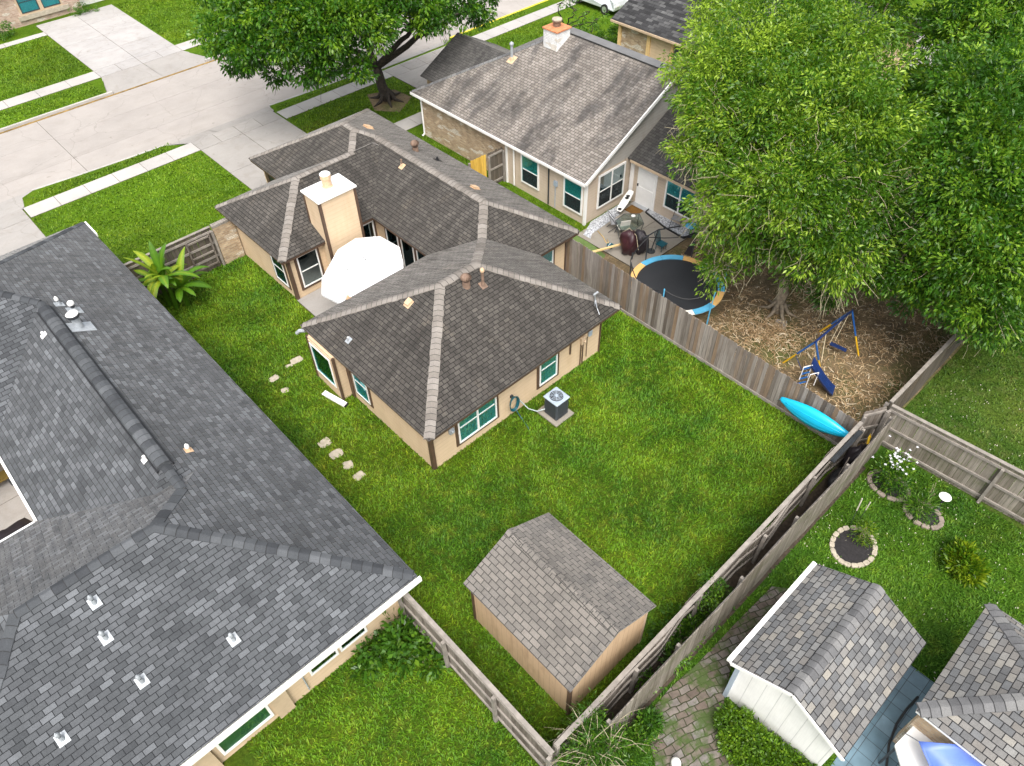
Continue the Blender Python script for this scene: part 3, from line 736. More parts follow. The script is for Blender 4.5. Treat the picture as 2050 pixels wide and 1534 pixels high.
def cap_line(root, p, q, mat, w=0.30, drop=0.3, step=0.22, name='ridge_cap', lift=0.012, seed=0, thick=0.010):
    joint = name == 'ridge_cap'; dark = []
    """overlapping bent cap shingles from p to q"""
    if name == 'ridge_cap': w *= 0.84
    p = Vector(p); q = Vector(q); d = q-p; L = d.length; d.normalize()
    side = Vector((-d.y, d.x, 0)).normalized(); up = Vector((0,0,1))
    rr = random.Random(seed); b = MB(); n = max(1, int(L/step))
    for i in range(n):
        a = p + d*(L*i/n); c = p + d*min(L, L*(i+1.25)/n); w2 = w/2*rr.uniform(.93,1.07)
        j = rr.uniform(-.01,.01)
        V = []
        for base, e in ((a, lift+thick), (c, lift)):
            V += [base+side*(w2+j)+up*(e-drop*w2), base+side*w2*0.35+up*(e-drop*w2*0.22), base+up*(e+0.004), base-side*w2*0.35+up*(e-drop*w2*0.22), base-side*(w2-j)+up*(e-drop*w2)]
        lo = [v-up*0.03 for v in V]
        fs = [(k_, k_+1, k_+6, k_+5) for k_ in range(4)]
        b.add(V+lo, fs+[(0,10,11,1),(1,11,12,2),(2,12,13,3),(3,13,14,4),(0,5,15,10),(4,14,19,9)])
        if joint:
            a2 = d*0.014; W_ = [v+up*0.003 for v in V[:5]]; W2 = [v+a2+up*0.002 for v in V[:5]]
            b.add(W_+W2, [(k_, k_+1, k_+6, k_+5) for k_ in range(4)]); dark += list(range(len(b.f)-4, len(b.f)))
    o = b.build(name, mat, root)
    if dark:
        o.data.materials.append(M['joint_dark'])
        for f_ in dark: o.data.polygons[f_].material_index = 1
    return o

def FR(axis, plane, sign):
    """frame of a wall: a along it, d outwards, z up"""
    if axis == 'y': return lambda a, d, z: (a, plane + sign*d, z)
    return lambda a, d, z: (plane + sign*d, a, z)

def window(root, F, a0, a1, z0, z1, nx=1, trim=None, tw=0.11, rail=True, behind='curtain', glass='glass', fw=0.055, frame='white', base=0.0, seed=0):
    b = MB(); D = base
    b.wbox(F,a0,a0+fw,D,D+0.06,z0,z1).wbox(F,a1-fw,a1,D,D+0.06,z0,z1).wbox(F,a0+fw,a1-fw,D,D+0.06,z0,z0+fw).wbox(F,a0+fw,a1-fw,D,D+0.06,z1-fw,z1)
    cells = [(a0+fw+(a1-a0-2*fw)*i/nx, a0+fw+(a1-a0-2*fw)*(i+1)/nx) for i in range(nx)]
    for i in range(1, nx): b.wbox(F, cells[i][0]-0.035, cells[i][0]+0.035, D, D+0.062, z0+fw, z1-fw)
    zm = (z0+z1)/2
    if rail:
        for c in cells: b.wbox(F, c[0]+0.036, c[1]-0.036, D, D+0.05, zm-0.022, zm+0.022)
    w = b.build('window', M[frame], root)
    g_ = MB(); g_.wbox(F,a0+fw,a1-fw,D+0.032,D+0.038,z0+fw,z1-fw); g_.build('pane', M[glass], w)
    c = MB()
    if behind == 'curtain':
        rr = random.Random(seed); n = int((a1-a0)/0.03); 
        for ce in cells:
            pts = []; n = int((ce[1]-ce[0])/0.03); ph = rr.uniform(0,6)
            for i in range(n+1):
                a = ce[0]+(ce[1]-ce[0])*i/n; pts.append((a, D+0.016+0.011*math.sin(i*1.5+ph+math.sin(i*.4)*1.3)))
            for i in range(n):
                c.add([F(pts[i][0],pts[i][1],z0+fw),F(pts[i+1][0],pts[i+1][1],z0+fw),F(pts[i+1][0],pts[i+1][1],z1-fw),F(pts[i][0],pts[i][1],z1-fw)], [(0,1,2,3)])
        c.build('curtain', M['curtain'], w)
    else:
        c.wbox(F,a0+fw,a1-fw,D+0.004,D+0.012,z0+fw,z1-fw); c.build('window_backing', M[behind], w)
    if rail and behind == 'curtain' and frame == 'white' and trim is None:
        g2 = MB()
        for c_ in cells: g2.wbox(F, c_[0]+.036, c_[1]-.036, D+.040, D+.044, z0+fw, zm-.024)
        g2.build('insect_screen', M['screen'], w, kind=None)
    if trim:
        t = MB(); e = 0.034
        t.wbox(F,a0-tw,a0,D,D+e,z0-tw,z1+tw).wbox(F,a1,a1+tw,D,D+e,z0-tw,z1+tw).wbox(F,a0,a1,D,D+e,z0-tw,z0).wbox(F,a0,a1,D,D+e,z1,z1+tw)
        t.build('trim', M[trim], w)
    return w

def turbine(root, p, r, mat, name='turbine_vent'):
    b = MB(); x, y, z = p
    b.lathe((x,y,z-0.15), [(r*0.75,0),(r*0.7,0.32)], 14)
    o = b.build(name, mat, root, smooth=False)
    h = MB(); n = 18
    for i in range(n):
        f0 = 2*math.pi*i/n; f1 = f0+2*math.pi/n*0.86
        for j in range(7):
            t0 = 0.25+(math.pi-0.55)*j/7; t1 = 0.25+(math.pi-0.55)*(j+1)/7
            P = []
            for (t, f, rr) in ((t0,f0,1),(t1,f0,1),(t1,f1,.86),(t0,f1,.86)):
                P.append((x+r*rr*math.sin(t)*math.cos(f), y+r*rr*math.sin(t)*math.sin(f), z+0.30+r*0.72*math.cos(t)*1.05+0.05))
            h.add(P, [(0,1,2,3)])
    h.lathe((x,y,z+0.30+r*0.70), [(r*0.3,0),(r*0.28,0.05)], 12)
    h.blob((x,y,z+0.33), r*.6, r*.6, r*.55, 1, 0, 12, 6)
    h.build('turbine_fins', mat, o)
    return o

def pipe_vent(root, p, r, h, mat, base_mat, slope=(0,0), name='vent_pipe', cap=None, flash=0.22):
    x, y, z = p; b = MB(); b.lathe((x,y,z-0.1), [(r,0),(r,h+0.1)], 12)
    o = b.build(name, mat, root)
    f = MB(); q = flash
    V = [(x+dx*q, y+dy*q, z+(dx*slope[0]+dy*slope[1])*q+0.012) for dx, dy in ((-1,-1),(1,-1),(1,1),(-1,1))]
    f.add(V+[(a,b_,c+0.012) for a,b_,c in V], [(3,2,1,0),(4,5,6,7),(0,1,5,4),(1,2,6,5),(2,3,7,6),(3,0,4,7)])
    f.lathe((x,y,z-0.05), [(r*1.9,0),(r*1.5,0.12),(r*1.15,0.2)], 12)
    f.build('flashing', base_mat, o)
    if cap:
        c = MB(); c.lathe((x,y,z+h-0.02), [(r*1.5,0),(r*1.6,0.05),(r*1.35,0.1),(0.01,0.16)], 12); c.build('vent_cap', cap, o)
    return o

def box_vent(root, p, s, mat, slope):
    x, y, z = p; b = MB(); q = s/2
    def P(dx,dy,h): return (x+dx*q, y+dy*q, z+(dx*slope[0]+dy*slope[1])*q+h)
    b.add([P(-1,-1,0),P(1,-1,0),P(1,1,0),P(-1,1,0),P(-1,-1,.11),P(1,-1,.11),P(1,1,.11),P(-1,1,.11)], [(3,2,1,0),(4,5,6,7),(0,1,5,4),(1,2,6,5),(2,3,7,6),(3,0,4,7)])
    b.add([P(-1.25,-1.25,.005),P(1.25,-1.25,.005),P(1.25,1.25,.005),P(-1.25,1.25,.005),P(-1.25,-1.25,.02),P(1.25,-1.25,.02),P(1.25,1.25,.02),P(-1.25,1.25,.02)], [(3,2,1,0),(4,5,6,7),(0,1,5,4),(1,2,6,5),(2,3,7,6),(3,0,4,7)])
    return b.build('box_vent', mat, root, bevel=0.01)

# ---------------------------------------------------------------- the beige house in the middle
H = thing('beige_house', 'beige single-storey house in the middle with a dark brown hip roof and pale ridge caps', 'house', (13.0, 20.0, 0))
wl = MB()
wl.box(7.92,15.92,12.82,19.25,-0.1,2.25)
wl.build('wall', M['beige'], H)
wl = MB(); wl.box(13.65,18.32,16.95,30.75,-0.1,2.24); wl.build('wall', M['beige'], H)
wl = MB(); wl.box(9.32,13.9,23.52,28.25,-0.1,2.23); wl.build('wall', M['beige'], H)
wl = MB(); wl.box(12.35,18.28,28.0,30.70,-0.1,2.22); wl.build('wall', M['beige'], H)
S = 0.52; rm = M['roof_main']; bt = M['brown_trim']
hip_roof(H, 7.56, 16.44, 12.3, 19.6, 2.3, S, rm, bt, dz=0.000)
hip_roof(H, 13.3, 18.7, 16.5, 31.1, 2.3, S, rm, bt, dz=0.003)
hip_roof(H, 8.96, 18.2, 23.2, 28.62, 2.3, S, rm, bt, dz=0.006)
hip_roof(H, 12.0, 18.69, 23.6, 31.11, 2.3, S, rm, bt, dz=0.009)
cm = M['cap_main']
A1 = (11.21,15.95,4.198); A2 = (12.79,15.95,4.198)
for i, (p, q, w) in enumerate([((7.62,12.36,2.32),A1,.40),(A1,A2,.42),((16.38,12.36,2.32),A2,.34),((7.62,19.54,2.32),A1,.34),
        ((14.86,18.04,3.10),A2,.40),((14.86,18.04,3.10),(16.0,19.2,3.704),.40),((18.64,16.56,2.32),(16.0,19.2,3.704),.34),
        ((16.0,19.2,3.704),(16.0,26.3,3.704),.42),((16.0,26.3,3.704),(15.345,26.95,4.04),.36),((15.345,26.95,4.04),(15.345,27.76,4.04),.38),((9.02,23.26,2.32),(11.67,25.91,3.71),.40),((9.02,28.56,2.32),(11.67,25.91,3.71),.34),
        ((11.67,25.91,3.71),(14.5,25.91,3.71),.38),((12.06,31.05,2.32),(15.34,27.77,4.03),.34),((18.63,31.05,2.32),(15.34,27.77,4.03),.34),
        ((14.45,26.02,3.60),(15.34,26.95,4.04),.34)]):
    cap_line(H, p, q, cm, w, 0.30, 0.2, seed=i)
# valley shingles woven along the inner corner
cap_line(H, (13.35,23.25,2.33), (16.0,25.9,3.70), rm, 0.16, -0.1, 0.2, name='valley', lift=0.0, seed=40)
# corner boards
cb = MB()
for (x, y, z1) in ((7.9,12.8,2.2),(15.94,12.8,2.2),(18.34,16.93,2.2),(9.3,23.5,2.2)):
    cb = MB(); cb.box(x-0.03,x+0.11 if x<12 else x+0.02,y-0.03,y+0.11,0,z1); cb.build('corner_board', bt, H)
F = FR('y', 12.82, -1)
window(H, F, 9.03, 10.72, 0.46, 1.95, 2, 'brown_trim', seed=1)
window(H, F, 12.77, 13.65, 0.46, 1.95, 1, 'brown_trim', seed=2)
# bay and window on the west wall
bx = MB(); bx.box(7.50,7.92,17.55,19.15,0.0,2.12); bay = bx.build('bay', M['beige'], H)
F = FR('x', 7.50, -1)
window(bay, F, 17.72, 18.98, 0.55, 1.95, 1, 'tan_trim', rail=False, behind='olive_screen', glass='glass', tw=0.08)
bb = MB(); bb.box(7.47,7.56,17.5,17.58,0,2.12).box(7.47,7.56,19.12,19.2,0,2.12).box(7.87,7.935,17.3,17.5,0.0,2.12); bb.build('trim', bt, bay)
F = FR('x', 7.92, -1)
window(H, F, 16.25, 17.1, 0.5, 1.95, 1, 'brown_trim', seed=3)
# back wing windows
F = FR('x', 9.32, -1)
window(H, F, 23.95, 24.9, 0.45, 1.95, 1, 'brown_trim', behind='curtain', glass='glass_dark', seed=4)
F = FR('y', 23.52, -1)
window(H, F, 9.72, 10.65, 0.45, 2.0, 1, 'brown_trim', behind='dark_room', glass='glass_dark')
window(H, F, 12.75, 13.45, 0.35, 1.95, 1, 'brown_trim', behind='dark_room', glass='glass_dark')
F = FR('x', 13.65, -1)
for i, a in enumerate((19.9, 20.95, 22.0)):
    window(H, F, a, a+0.85, 0.15, 1.98, 1, 'brown_trim', rail=False, behind='dark_room', glass='glass_dark', frame='white')
F = FR('y', 16.95, -1)
window(H, F, 16.7, 17.6, 0.45, 1.95, 1, 'brown_trim', seed=6)
gd = MB(); gd.box(12.31,12.35,28.6,28.9,0,2.1).box(12.31,12.35,30.2,30.5,0,2.1); gd.build('garage_trim', bt, H)
gd = MB(); gd.box(12.33,12.352,28.9,30.2,0,2.0); gd.build('dark_opening', M['black'], H)
# siding chimney with its white cap
ch = MB(); ch.box(10.98,12.64,22.97,24.1,0,4.13); ch = ch.build('chimney', M['beige'], H)
c = MB()
for x in (10.96, 12.55): 
    for y in (22.95, 24.02): c = MB(); c.box(x, x+0.11, y, y+0.10, 0.0, 4.10); c.build('corner_board', bt, ch)
c = MB(); c.box(10.92,12.70,22.90,24.16,4.13,4.21); c.build('chimney_cap', M['white'], ch, bevel=0.015)
c = MB(); c.lathe((11.85,23.65,4.20), [(0.23,0),(0.18,0.05),(0.18,0.32),(0.21,0.36),(0.21,0.50),(0.18,0.53)], 18); c.build('flue', M['rust_lt'], ch)
c = MB(); c.lathe((11.85,23.65,4.72), [(0.19,0.0),(0.215,0.03),(0.17,0.07),(0.01,0.08)], 18); c.build('flue_lid', M['white'], ch)
# roof furniture
SF = (0, .52); SL = (.52, 0); SB = (-.52, 0)
turbine(H, (11.96, 15.50, 3.96), 0.19, M['rust'])
pipe_vent(H, (12.47, 15.24, 3.83), 0.05, 0.62, M['rust'], M['rust'], SF, cap=M['rust_lt'], flash=.12)
box_vent(H, (10.18, 16.44, 3.66), 0.22, M['rust_lt'], SL)
pipe_vent(H, (8.19, 17.39, 2.63), 0.03, 0.16, M['white'], M['lead'], SL, flash=0.1)
turbine(H, (16.95, 24.80, 3.21), 0.19, M['rust'])
pipe_vent(H, (15.50, 23.82, 3.45), 0.04, 0.34, M['rust'], M['rust_lt'], SL, flash=.12)
box_vent(H, (16.72, 20.56, 3.33), 0.26, M['rust_lt'], SB)
box_vent(H, (16.40, 27.47, 3.50), 0.30, M['rust_lt'], SB)
pipe_vent(H, (17.34, 23.78, 3.01), 0.035, 0.08, M['black'], M['black'], SB, flash=0.14)
pipe_vent(H, (12.25, 20.73, 1.71), 0.035, 0.05, M['black'], M['lead'], (0,-.52), flash=0.1)
pipe_vent(H, (9.61, 19.58, 2.31), 0.04, 0.10, M['black'], M['rust_lt'], (0,-.52), flash=0.1)
# antenna mast at the front right hip
p = Vector((15.52, 12.82, 2.57)); am = MB()
am.tube([p, p+Vector((0,0,0.5))], 0.02, 8); am.tube([p+Vector((-0.22,-.30,0.22)), p+Vector((0.30,.30,0.22))], 0.022, 6)
am.tube([p+Vector((0,0,0.2)), p+Vector((-0.10,-0.34,-0.14))], 0.012, 6); am.tube([p+Vector((-0.1,0,0.54)), p+Vector((0.12,0,0.56))], 0.04, 6)
am.build('antenna_mast', M['metal'], H)
# service boxes on the front wall
F = FR('y', 12.82, -1)
b = MB(); b.wbox(F,8.64,8.84,0.01,0.12,1.28,1.52); b.wbox(F,8.68,8.80,0.12,0.17,1.34,1.46); b.build('meter', M['lead'], H, bevel=0.02)
b = MB(); b.wbox(F,15.25,15.42,0.01,0.10,1.28,1.55); b.build('meter', M['ac_top'], H, bevel=0.02)
b = MB(); b.wbox(F,14.86,15.08,0.01,0.11,1.12,1.42); b.wbox(F,14.93,15.01,0.11,0.18,1.22,1.32); b.build('meter', M['tan_trim'], H, bevel=0.015)
b = MB()
for a in (14.88,14.99): b.tube([F(a,0.05,0.02),F(a,0.05,1.12)], 0.022, 8)
b.tube([F(15.2,0.05,0.3),F(15.2,0.05,1.3)], 0.015, 6)
b.wbox(F,14.30,14.36,0.01,0.05,1.0,1.5); b.build('conduit', bt, H)
b = MB(); b.box(7.40,7.46,12.95,13.02,0.05,0.5) if False else b.tube([(7.62,19.45,2.1),(7.5,19.62,2.05),(7.42,19.75,1.9)], 0.07, 8)
b.build('downspout', M['lead'], H)

# ---------------------------------------------------------------- patio umbrella and things in the courtyard
U = thing('patio_umbrella', 'large white canvas patio umbrella in the courtyard of the beige house', 'umbrella', (10.95, 21.05, 0.05))
cx, cy = 11.0, 20.95
ring = [(9.13, 20.67, 2.15),(9.64, 21.44, 2.15),(11.11, 22.54, 2.15),(12.06, 22.67, 2.15),(12.85, 22.08, 2.15),(12.97, 20.93, 2.15),(12.50, 20.09, 2.15),(12.25,19.75,2.15),(11.3,19.45,2.15),(10.2,19.42,2.15),(9.35,19.62,2.15)]
N = len(ring); b = MB(); V = [(cx,cy,2.55)]+[(a,c_,2.15) for a,c_,_ in ring]+[(cx,cy,2.535)]+[(a,c_,2.135) for a,c_,_ in ring]
b.add(V, [(0,1+(k_+1)%N,1+k_) for k_ in range(N)]+[(N+1,N+2+k_,N+2+(k_+1)%N) for k_ in range(N)])
for k_ in range(N):
    p = ring[k_]; q = ring[(k_+1)%N]; b.add([(p[0],p[1],2.145),(q[0],q[1],2.145),(q[0],q[1],2.06),(p[0],p[1],2.06)], [(0,1,2,3)])
b.build('canopy', M['umbrella'], U)
b = MB(); b.tube([(cx,cy,0.1),(cx,cy,2.53)], 0.03, 10); b.build('pole', M['dark_metal'], U)
for k_ in range(N):
    p = ring[k_]; hb = (cx, cy, 2.50)
    r_ = MB(); r_.bar(hb, (p[0],p[1],p[2]-0.03), 0.02, 0.02); r_.build('rib', M['dark_metal'], U)
b = MB(); b.lathe((cx,cy,0.05), [(0.32,0),(0.32,0.06),(0.06,0.09)], 18); b.build('umbrella_base', M['black'], U)
v = MB()
for (px_, py_) in ((cx+0.95,cy+0.35),(cx+.93,cy+0.15),(cx+0.35,cy+0.05),(cx+0.3,cy-0.12),(cx-.5,cy-.1)):
    v.lathe((px_,py_,2.55-0.4*math.hypot(px_-cx,(py_-cy))/1.7+0.012), [(0.03,0),(0.03,0.012)], 8)
v.build('grommet', M['dark_metal'], U)
ct = thing('patio_chair', 'dark slatted patio chair half hidden under the big white umbrella', 'chair', (9.75, 19.85, 0.05))
x0, y0 = 9.75, 19.85
b = MB(); b.box(x0-0.25,x0+0.25,y0-0.25,y0+0.25,0.42,0.46); b.build('seat', M['black'], ct)
b = MB()
for i in range(6): b.box(x0-0.25+i*0.085,x0-0.21+i*0.085,y0+0.22,y0+0.25,0.46,0.95)
b.box(x0-0.25,x0+0.25,y0+0.215,y0+0.255,0.93,0.98); b.build('backrest', M['black'], ct)
for dx in (-1, 1):
    for dy in (-1, 1):
        b = MB(); b.box(x0+dx*0.23-0.02,x0+dx*0.23+0.02,y0+dy*0.22-0.02,y0+dy*0.22+0.02,0.05,0.42); b.build('leg', M['black'], ct)

# ---------------------------------------------------------------- the grey-roofed house on the left
G = thing('grey_roofed_house', 'house on the left with a large grey shingle roof, white gutters and tan walls', 'house', (0, 18, 0))
b = MB(); b.box(-7.0,4.0,9.45,17.1,-0.1,2.5); b.build('wall', M['beige'], G)
b = MB(); b.box(-1.75,3.98,16.0,30.5,-0.1,2.49); b.build('wall', M['beige'], G)
b = MB(); b.box(-7.02,3.96,23.6,30.45,-0.1,2.48); b.build('wall', M['beige'], G)
gm = M['roof_grey']; wt = M['white']; SG = 0.51
hip_roof(G, -7.44, 4.43, 8.83, 17.45, 2.6, SG, gm, wt, dz=0.0, th=0.2)
hip_roof(G, -2.16, 4.425, 12.0, 29.0, 2.6, SG, gm, wt, dz=0.004, th=0.2)
hip_roof(G, -9.5, 4.42, 21.1, 30.95, 2.6, SG, gm, wt, dz=0.008, th=0.2)
cg = M['cap_grey']
P0 = (0.12,13.14,4.80); PJ = (1.135,14.15,4.28)
cap_line(G, (4.36,8.9,2.62), P0, cg, .36, .3, .26, seed=50)
cap_line(G, (-3.13,13.14,4.80), P0, cg, .34, .42, .26, seed=51)
cap_line(G, PJ, P0, cg, .34, .3, .26, seed=52)
cap_line(G, (-7.38,8.9,2.62), (-3.13,13.14,4.80), cg, .34, .3, .26, seed=53)
cap_line(G, (1.135,24.4,4.29), PJ, cg, .30, .42, .26, seed=54)
cap_line(G, (1.135,24.4,4.29), (-0.45,26.0,5.08), cg, .34, .3, .26, seed=55)
cap_line(G, (4.36,30.88,2.62), (-0.45,26.05,5.08), cg, .3, .3, .26, seed=56)
# raised ridge vent along the north-south ridge
n = 34; pr_ = [(-.20,-.06),(-.17,.05),(-.07,.10),(.07,.10),(.17,.05),(.20,-.06)]
rv = MB(); y0, y1 = 15.15, 23.9
for i in range(n):
    ya = y0+(y1-y0)*i/n; yb = y0+(y1-y0)*(i+1.12)/n; e = 0.012
    V = [(1.135+dx,ya,4.29+dz_) for dx, dz_ in pr_]+[(1.135+dx*1.04,yb,4.29+dz_+e) for dx, dz_ in pr_]
    rv.add(V, [(k_,k_+1,k_+7,k_+6) for k_ in range(5)]+[(5,4,3,2,1,0),(6,7,8,9,10,11)])
rvo = rv.build('ridge_vent', cg, G)
for i in range(n):
    jb = MB(); ya = y0+(y1-y0)*i/n
    Vj = [(1.135+dx*1.02,ya,4.29+dz_+.016) for dx, dz_ in pr_]+[(1.135+dx*1.02,ya+.018,4.29+dz_+.016) for dx, dz_ in pr_]
    (jv if i else [(jv := MB())][0]).add(Vj, [(k_,k_+1,k_+7,k_+6) for k_ in range(5)])
jv.build('vent_joints', M['joint_dark'], rvo, kind='stuff')
b = MB(); b.box(0.895,0.935,y0,y1+.1,4.10,4.235); b.box(1.335,1.375,y0,y1+.1,4.10,4.235); b.build('vent_gap', M['black'], G)
# gutters seen from above
b = MB(); b.box(-7.5,4.48,8.72,8.80,2.42,2.585); b.build('gutter', wt, G)
b = MB(); b.box(-2.235,-2.165,17.52,21.05,2.42,2.585); b.box(-7.5,-2.24,17.46,17.53,2.42,2.585); b.build('gutter', wt, G)
b = MB(); b.box(4.44,4.50,29.75,30.9,2.45,2.60); b.build('gutter', wt, G)
F = FR('y', 9.45, -1)
window(G, F, -1.52, -0.10, 0.35, 1.72, 1, 'tan_trim', rail=False, behind='green_screen', fw=0.07, glass='glass_clear')
window(G, F, 1.12, 1.98, 0.75, 1.95, 1, None, rail=True, behind='dark_room', glass='glass_dark', fw=0.06)
window(G, F, 2.05, 2.90, 0.75, 1.95, 1, None, rail=True, behind='dark_room', glass='glass_dark', fw=0.06)
b = MB(); b.wbox(F,-0.02,0.42,0.0,0.12,0.05,2.3); b.build('pilaster', M['tan_trim'], G)
b = MB(); b.wbox(F,-2.1,-1.66,0.0,0.12,0.05,2.3); b.build('pilaster', M['tan_trim'], G)
b = MB(); b.wbox(F,0.16,0.28,0.12,0.2,1.7,1.95); b.build('wall_lamp', M['black'], G)
b = MB(); b.wbox(F,0.80,0.98,0.01,0.1,1.62,1.74); b.tube([F(0.92,0.05,0.2),F(0.92,0.05,1.62)], 0.02, 6); b.build('meter', M['lead'], G)
b = MB(); b.tube([(4.3,9.3,2.4),(4.02,9.42,2.2),(3.95,9.40,0.1)], 0.045, 8); b.build('downspout', M['tan_trim'], G)
for (x, y, z) in ((-1.77, 12.44, 4.43), (-1.97, 11.71, 4.06), (-1.86, 10.58, 3.48), (0.11, 10.16, 3.27), (-3.63, 10.58, 3.48)):
    pipe_vent(G, (x,y,z), 0.035, 0.22, M['dark_metal'], M['lead'], (0,.51), flash=0.12, cap=M['lead'])
x, y, z = (1.66, 22.62, 4.01)
b = MB(); b.lathe((x,y,z-0.1), [(0.14,0),(0.13,0.12),(0.12,0.55)], 18); vp = b.build('vent_stack', M['lead'], G, smooth=False)
b = MB(); b.lathe((x,y,z+0.45), [(0.19,0),(0.20,0.04),(0.20,0.12)], 20); b.build('stack_band', M['dark_metal'], vp)
b = MB(); b.lathe((x,y,z+0.57), [(0.195,0),(0.17,0.02),(0.01,0.03)], 20); b.build('stack_lid', M['white'], vp)
b = MB(); V = [(x-.28,y-.3),(x+.38,y-.3),(x+.38,y+.26),(x-.28,y+.26)]
b.add([(a,c_,z-(a-x)*.51+.015) for a, c_ in V]+[(a,c_,z-(a-x)*.51+.03) for a, c_ in V], [(3,2,1,0),(4,5,6,7),(0,1,5,4),(1,2,6,5),(2,3,7,6),(3,0,4,7)]); b.build('flashing', M['lead'], vp)
pipe_vent(G, (1.87, 23.70, 3.90), 0.07, 0.30, M['dark_metal'], M['lead'], (-.51,0), cap=M['white'], flash=0.2)
pipe_vent(G, (1.60, 24.16, 4.04), 0.04, 0.22, M['dark_metal'], M['lead'], (-.51,0), cap=M['white'], flash=0.13)
pipe_vent(G, (1.89, 15.56, 3.90), 0.04, 0.15, M['black'], M['rust_lt'], (-.51,0), cap=M['white'], flash=0.1)
pipe_vent(G, (0.67, 22.96, 4.06), 0.035, 0.10, M['dark_metal'], M['white'], (.51,0), flash=0.10)
pipe_vent(G, (0.86, 15.84, 4.16), 0.035, 0.10, M['dark_metal'], M['white'], (.51,0), flash=0.10)

# ---------------------------------------------------------------- the tan-roofed neighbour
N = thing('gabled_neighbour_house', 'neighbour house with a faded tan-grey roof, brick side wall and white chimney', 'house', (26, 24, 0))
SN = 0.53; rt = M['roof_tan']
b = MB(); b.add([(21.6,18.85,-.1),(32.1,18.85,-.1),(32.1,30.5,-.1),(21.6,30.5,-.1),(21.6,18.85,2.42),(32.1,18.85,2.42),(32.1,30.5,2.3),(21.6,30.5,2.42)], [(3,2,1,0),(1,2,6,5),(2,3,7,6),(0,1,5,4),(4,5,6,7)]); b.build('wall', M['tan_lap'], N)
b = MB(); b.box(21.57,21.70,24.15,30.52,-0.1,2.36); b.build('brick_wall', M['brick'], N)
b = MB(); b.box(21.58,21.72,18.83,24.14,-0.1,2.37); b.build('side_wall', M['tan_lap'], N)
xe, xr, xw = 21.3, 26.85, 32.4; zr = 2.35+SN*(xr-xe); yg = 18.62; yn = 30.95; yh = yn-(xr-xe)
plane_slab(N, [(xe,yg,2.35),(xr,yg,zr),(xr,yh,zr),(xe,yn,2.35)], rt)
plane_slab(N, [(xw,yg,2.35),(xr+.01,yg,zr),(xr+.01,yh,zr),(xw,yn,2.35)], M['roof_tan_dark'])
plane_slab(N, [(xe,yn,2.35),(xr,yh,zr),(xw,yn,2.35)], M['roof_tan_dark'])
b = MB(); b.add([(21.4,18.84,2.3),(32.3,18.84,2.3),(26.85,18.84,5.17)], [(0,1,2)]); b.build('gable', M['gable_lap'], N)
b = MB(); b.bar((xe-.02,yg-.02,2.29),(xr,yg-.02,zr-.06),0.05,0.16); b.bar((xr,yg-.02,zr-.06),(xw,yg-.02,2.29),0.05,0.16); b.build('rake_board', M['white'], N)
b = MB(); b.box(xe-.045,xe-.005,yg,yn,2.20,2.33); b.build('gutter', M['white'], N)
cap_line(N, (xe+.05,yn-.05,2.37), (xr,yh,zr+.01), M['cap_mix'], .28, .3, .25, seed=60)
# raised far half of the ridge, with the shadow under it put in as a black strip
b = MB(); b.box(xr-0.01,xr+0.02,yg,yh,zr-0.02,zr+0.06); b.build('ridge_gap_shadow', M['black'], N)
plane_slab(N, [(xr-.04,yg,zr+.085),(xr+.55,yg,zr+.06),(xr+.55,yh,zr+.06),(xr-.04,yh,zr+.085)], M['cap_mix'], 'ridge_board', 0.03)
# street-side wing
plane_slab(N, [(22.8,32.05,2.33),(25.55,32.05,3.79),(25.55,26.5,3.79),(22.8,29.0,2.33)], M['roof_tan_dark'])
plane_slab(N, [(28.3,32.05,2.33),(25.56,32.05,3.79),(25.56,26.5,3.79),(28.3,29.0,2.33)], M['roof_tan_dark'])
b = MB(); b.add([(23.1,31.95,2.3),(28.0,31.95,2.3),(25.55,31.95,3.7)], [(2,1,0)]); b.box(23.1,28.0,30.6,31.9,-.1,2.28); b.build('garage_wall', M['brick'], N)
# lower wing toward the yard
b = MB(); b.box(24.6,31.5,13.6,18.8,-.1,2.28); b.build('wall', M['tan_lap'], N)
plane_slab(N, [(24.25,13.2,2.33),(27.9,13.2,4.20),(27.9,18.8,4.20),(24.25,18.8,2.33)], M['roof_tan_dark'])
plane_slab(N, [(31.6,13.2,2.33),(27.91,13.2,4.20),(27.91,18.8,4.20),(31.6,18.8,2.33)], M['roof_tan_dark'])
b = MB(); b.box(24.21,24.25,13.2,18.62,2.2,2.31); b.build('gutter', M['tan_trim'], N)
b = MB(); b.add([(24.6,13.6,2.28),(31.3,13.6,2.28),(27.9,13.6,4.0)], [(0,1,2)]); b.build('gable', M['gable_lap'], N)
F = FR('x', 21.58, -1)
window(N, F, (21.50, 20.10, 0.93)[1], (21.50, 20.10, 0.93)[1]+1.15, 0.45, 1.95, 1, None, seed=11, fw=0.08) if False else None
window(N, F, 21.75, 22.95, 0.5, 2.0, 1, None, seed=11, fw=0.08)
window(N, F, 18.98, 20.15, 0.45, 2.0, 1, None, seed=12, fw=0.08)
F = FR('y', 18.83, -1)
window(N, F, 22.35, 24.15, 0.5, 2.2, 2, None, seed=13, fw=0.08, behind='curtain', glass='glass_dark')
F = FR('x', 24.6, -1)
window(N, F, 15.1, 16.75, 0.6, 2.05, 2, None, seed=14, fw=0.08)
d = MB(); d.wbox(F,17.25,18.35,0.0,0.045,0.06,2.15); dr = d.build('door', M['white'], N, label='cream back door with a panelled upper half')
d = MB(); d.wbox(F,17.38,18.22,0.045,0.06,0.2,1.0).wbox(F,17.38,18.22,0.045,0.06,1.1,2.0); d.build('door_panel', M['tan_trim'], dr) if False else d.build('door_panel', M['white'], dr)
d = MB(); d.wbox(F,18.25,18.3,0.045,0.1,1.0,1.12); d.build('handle', M['black'], dr)
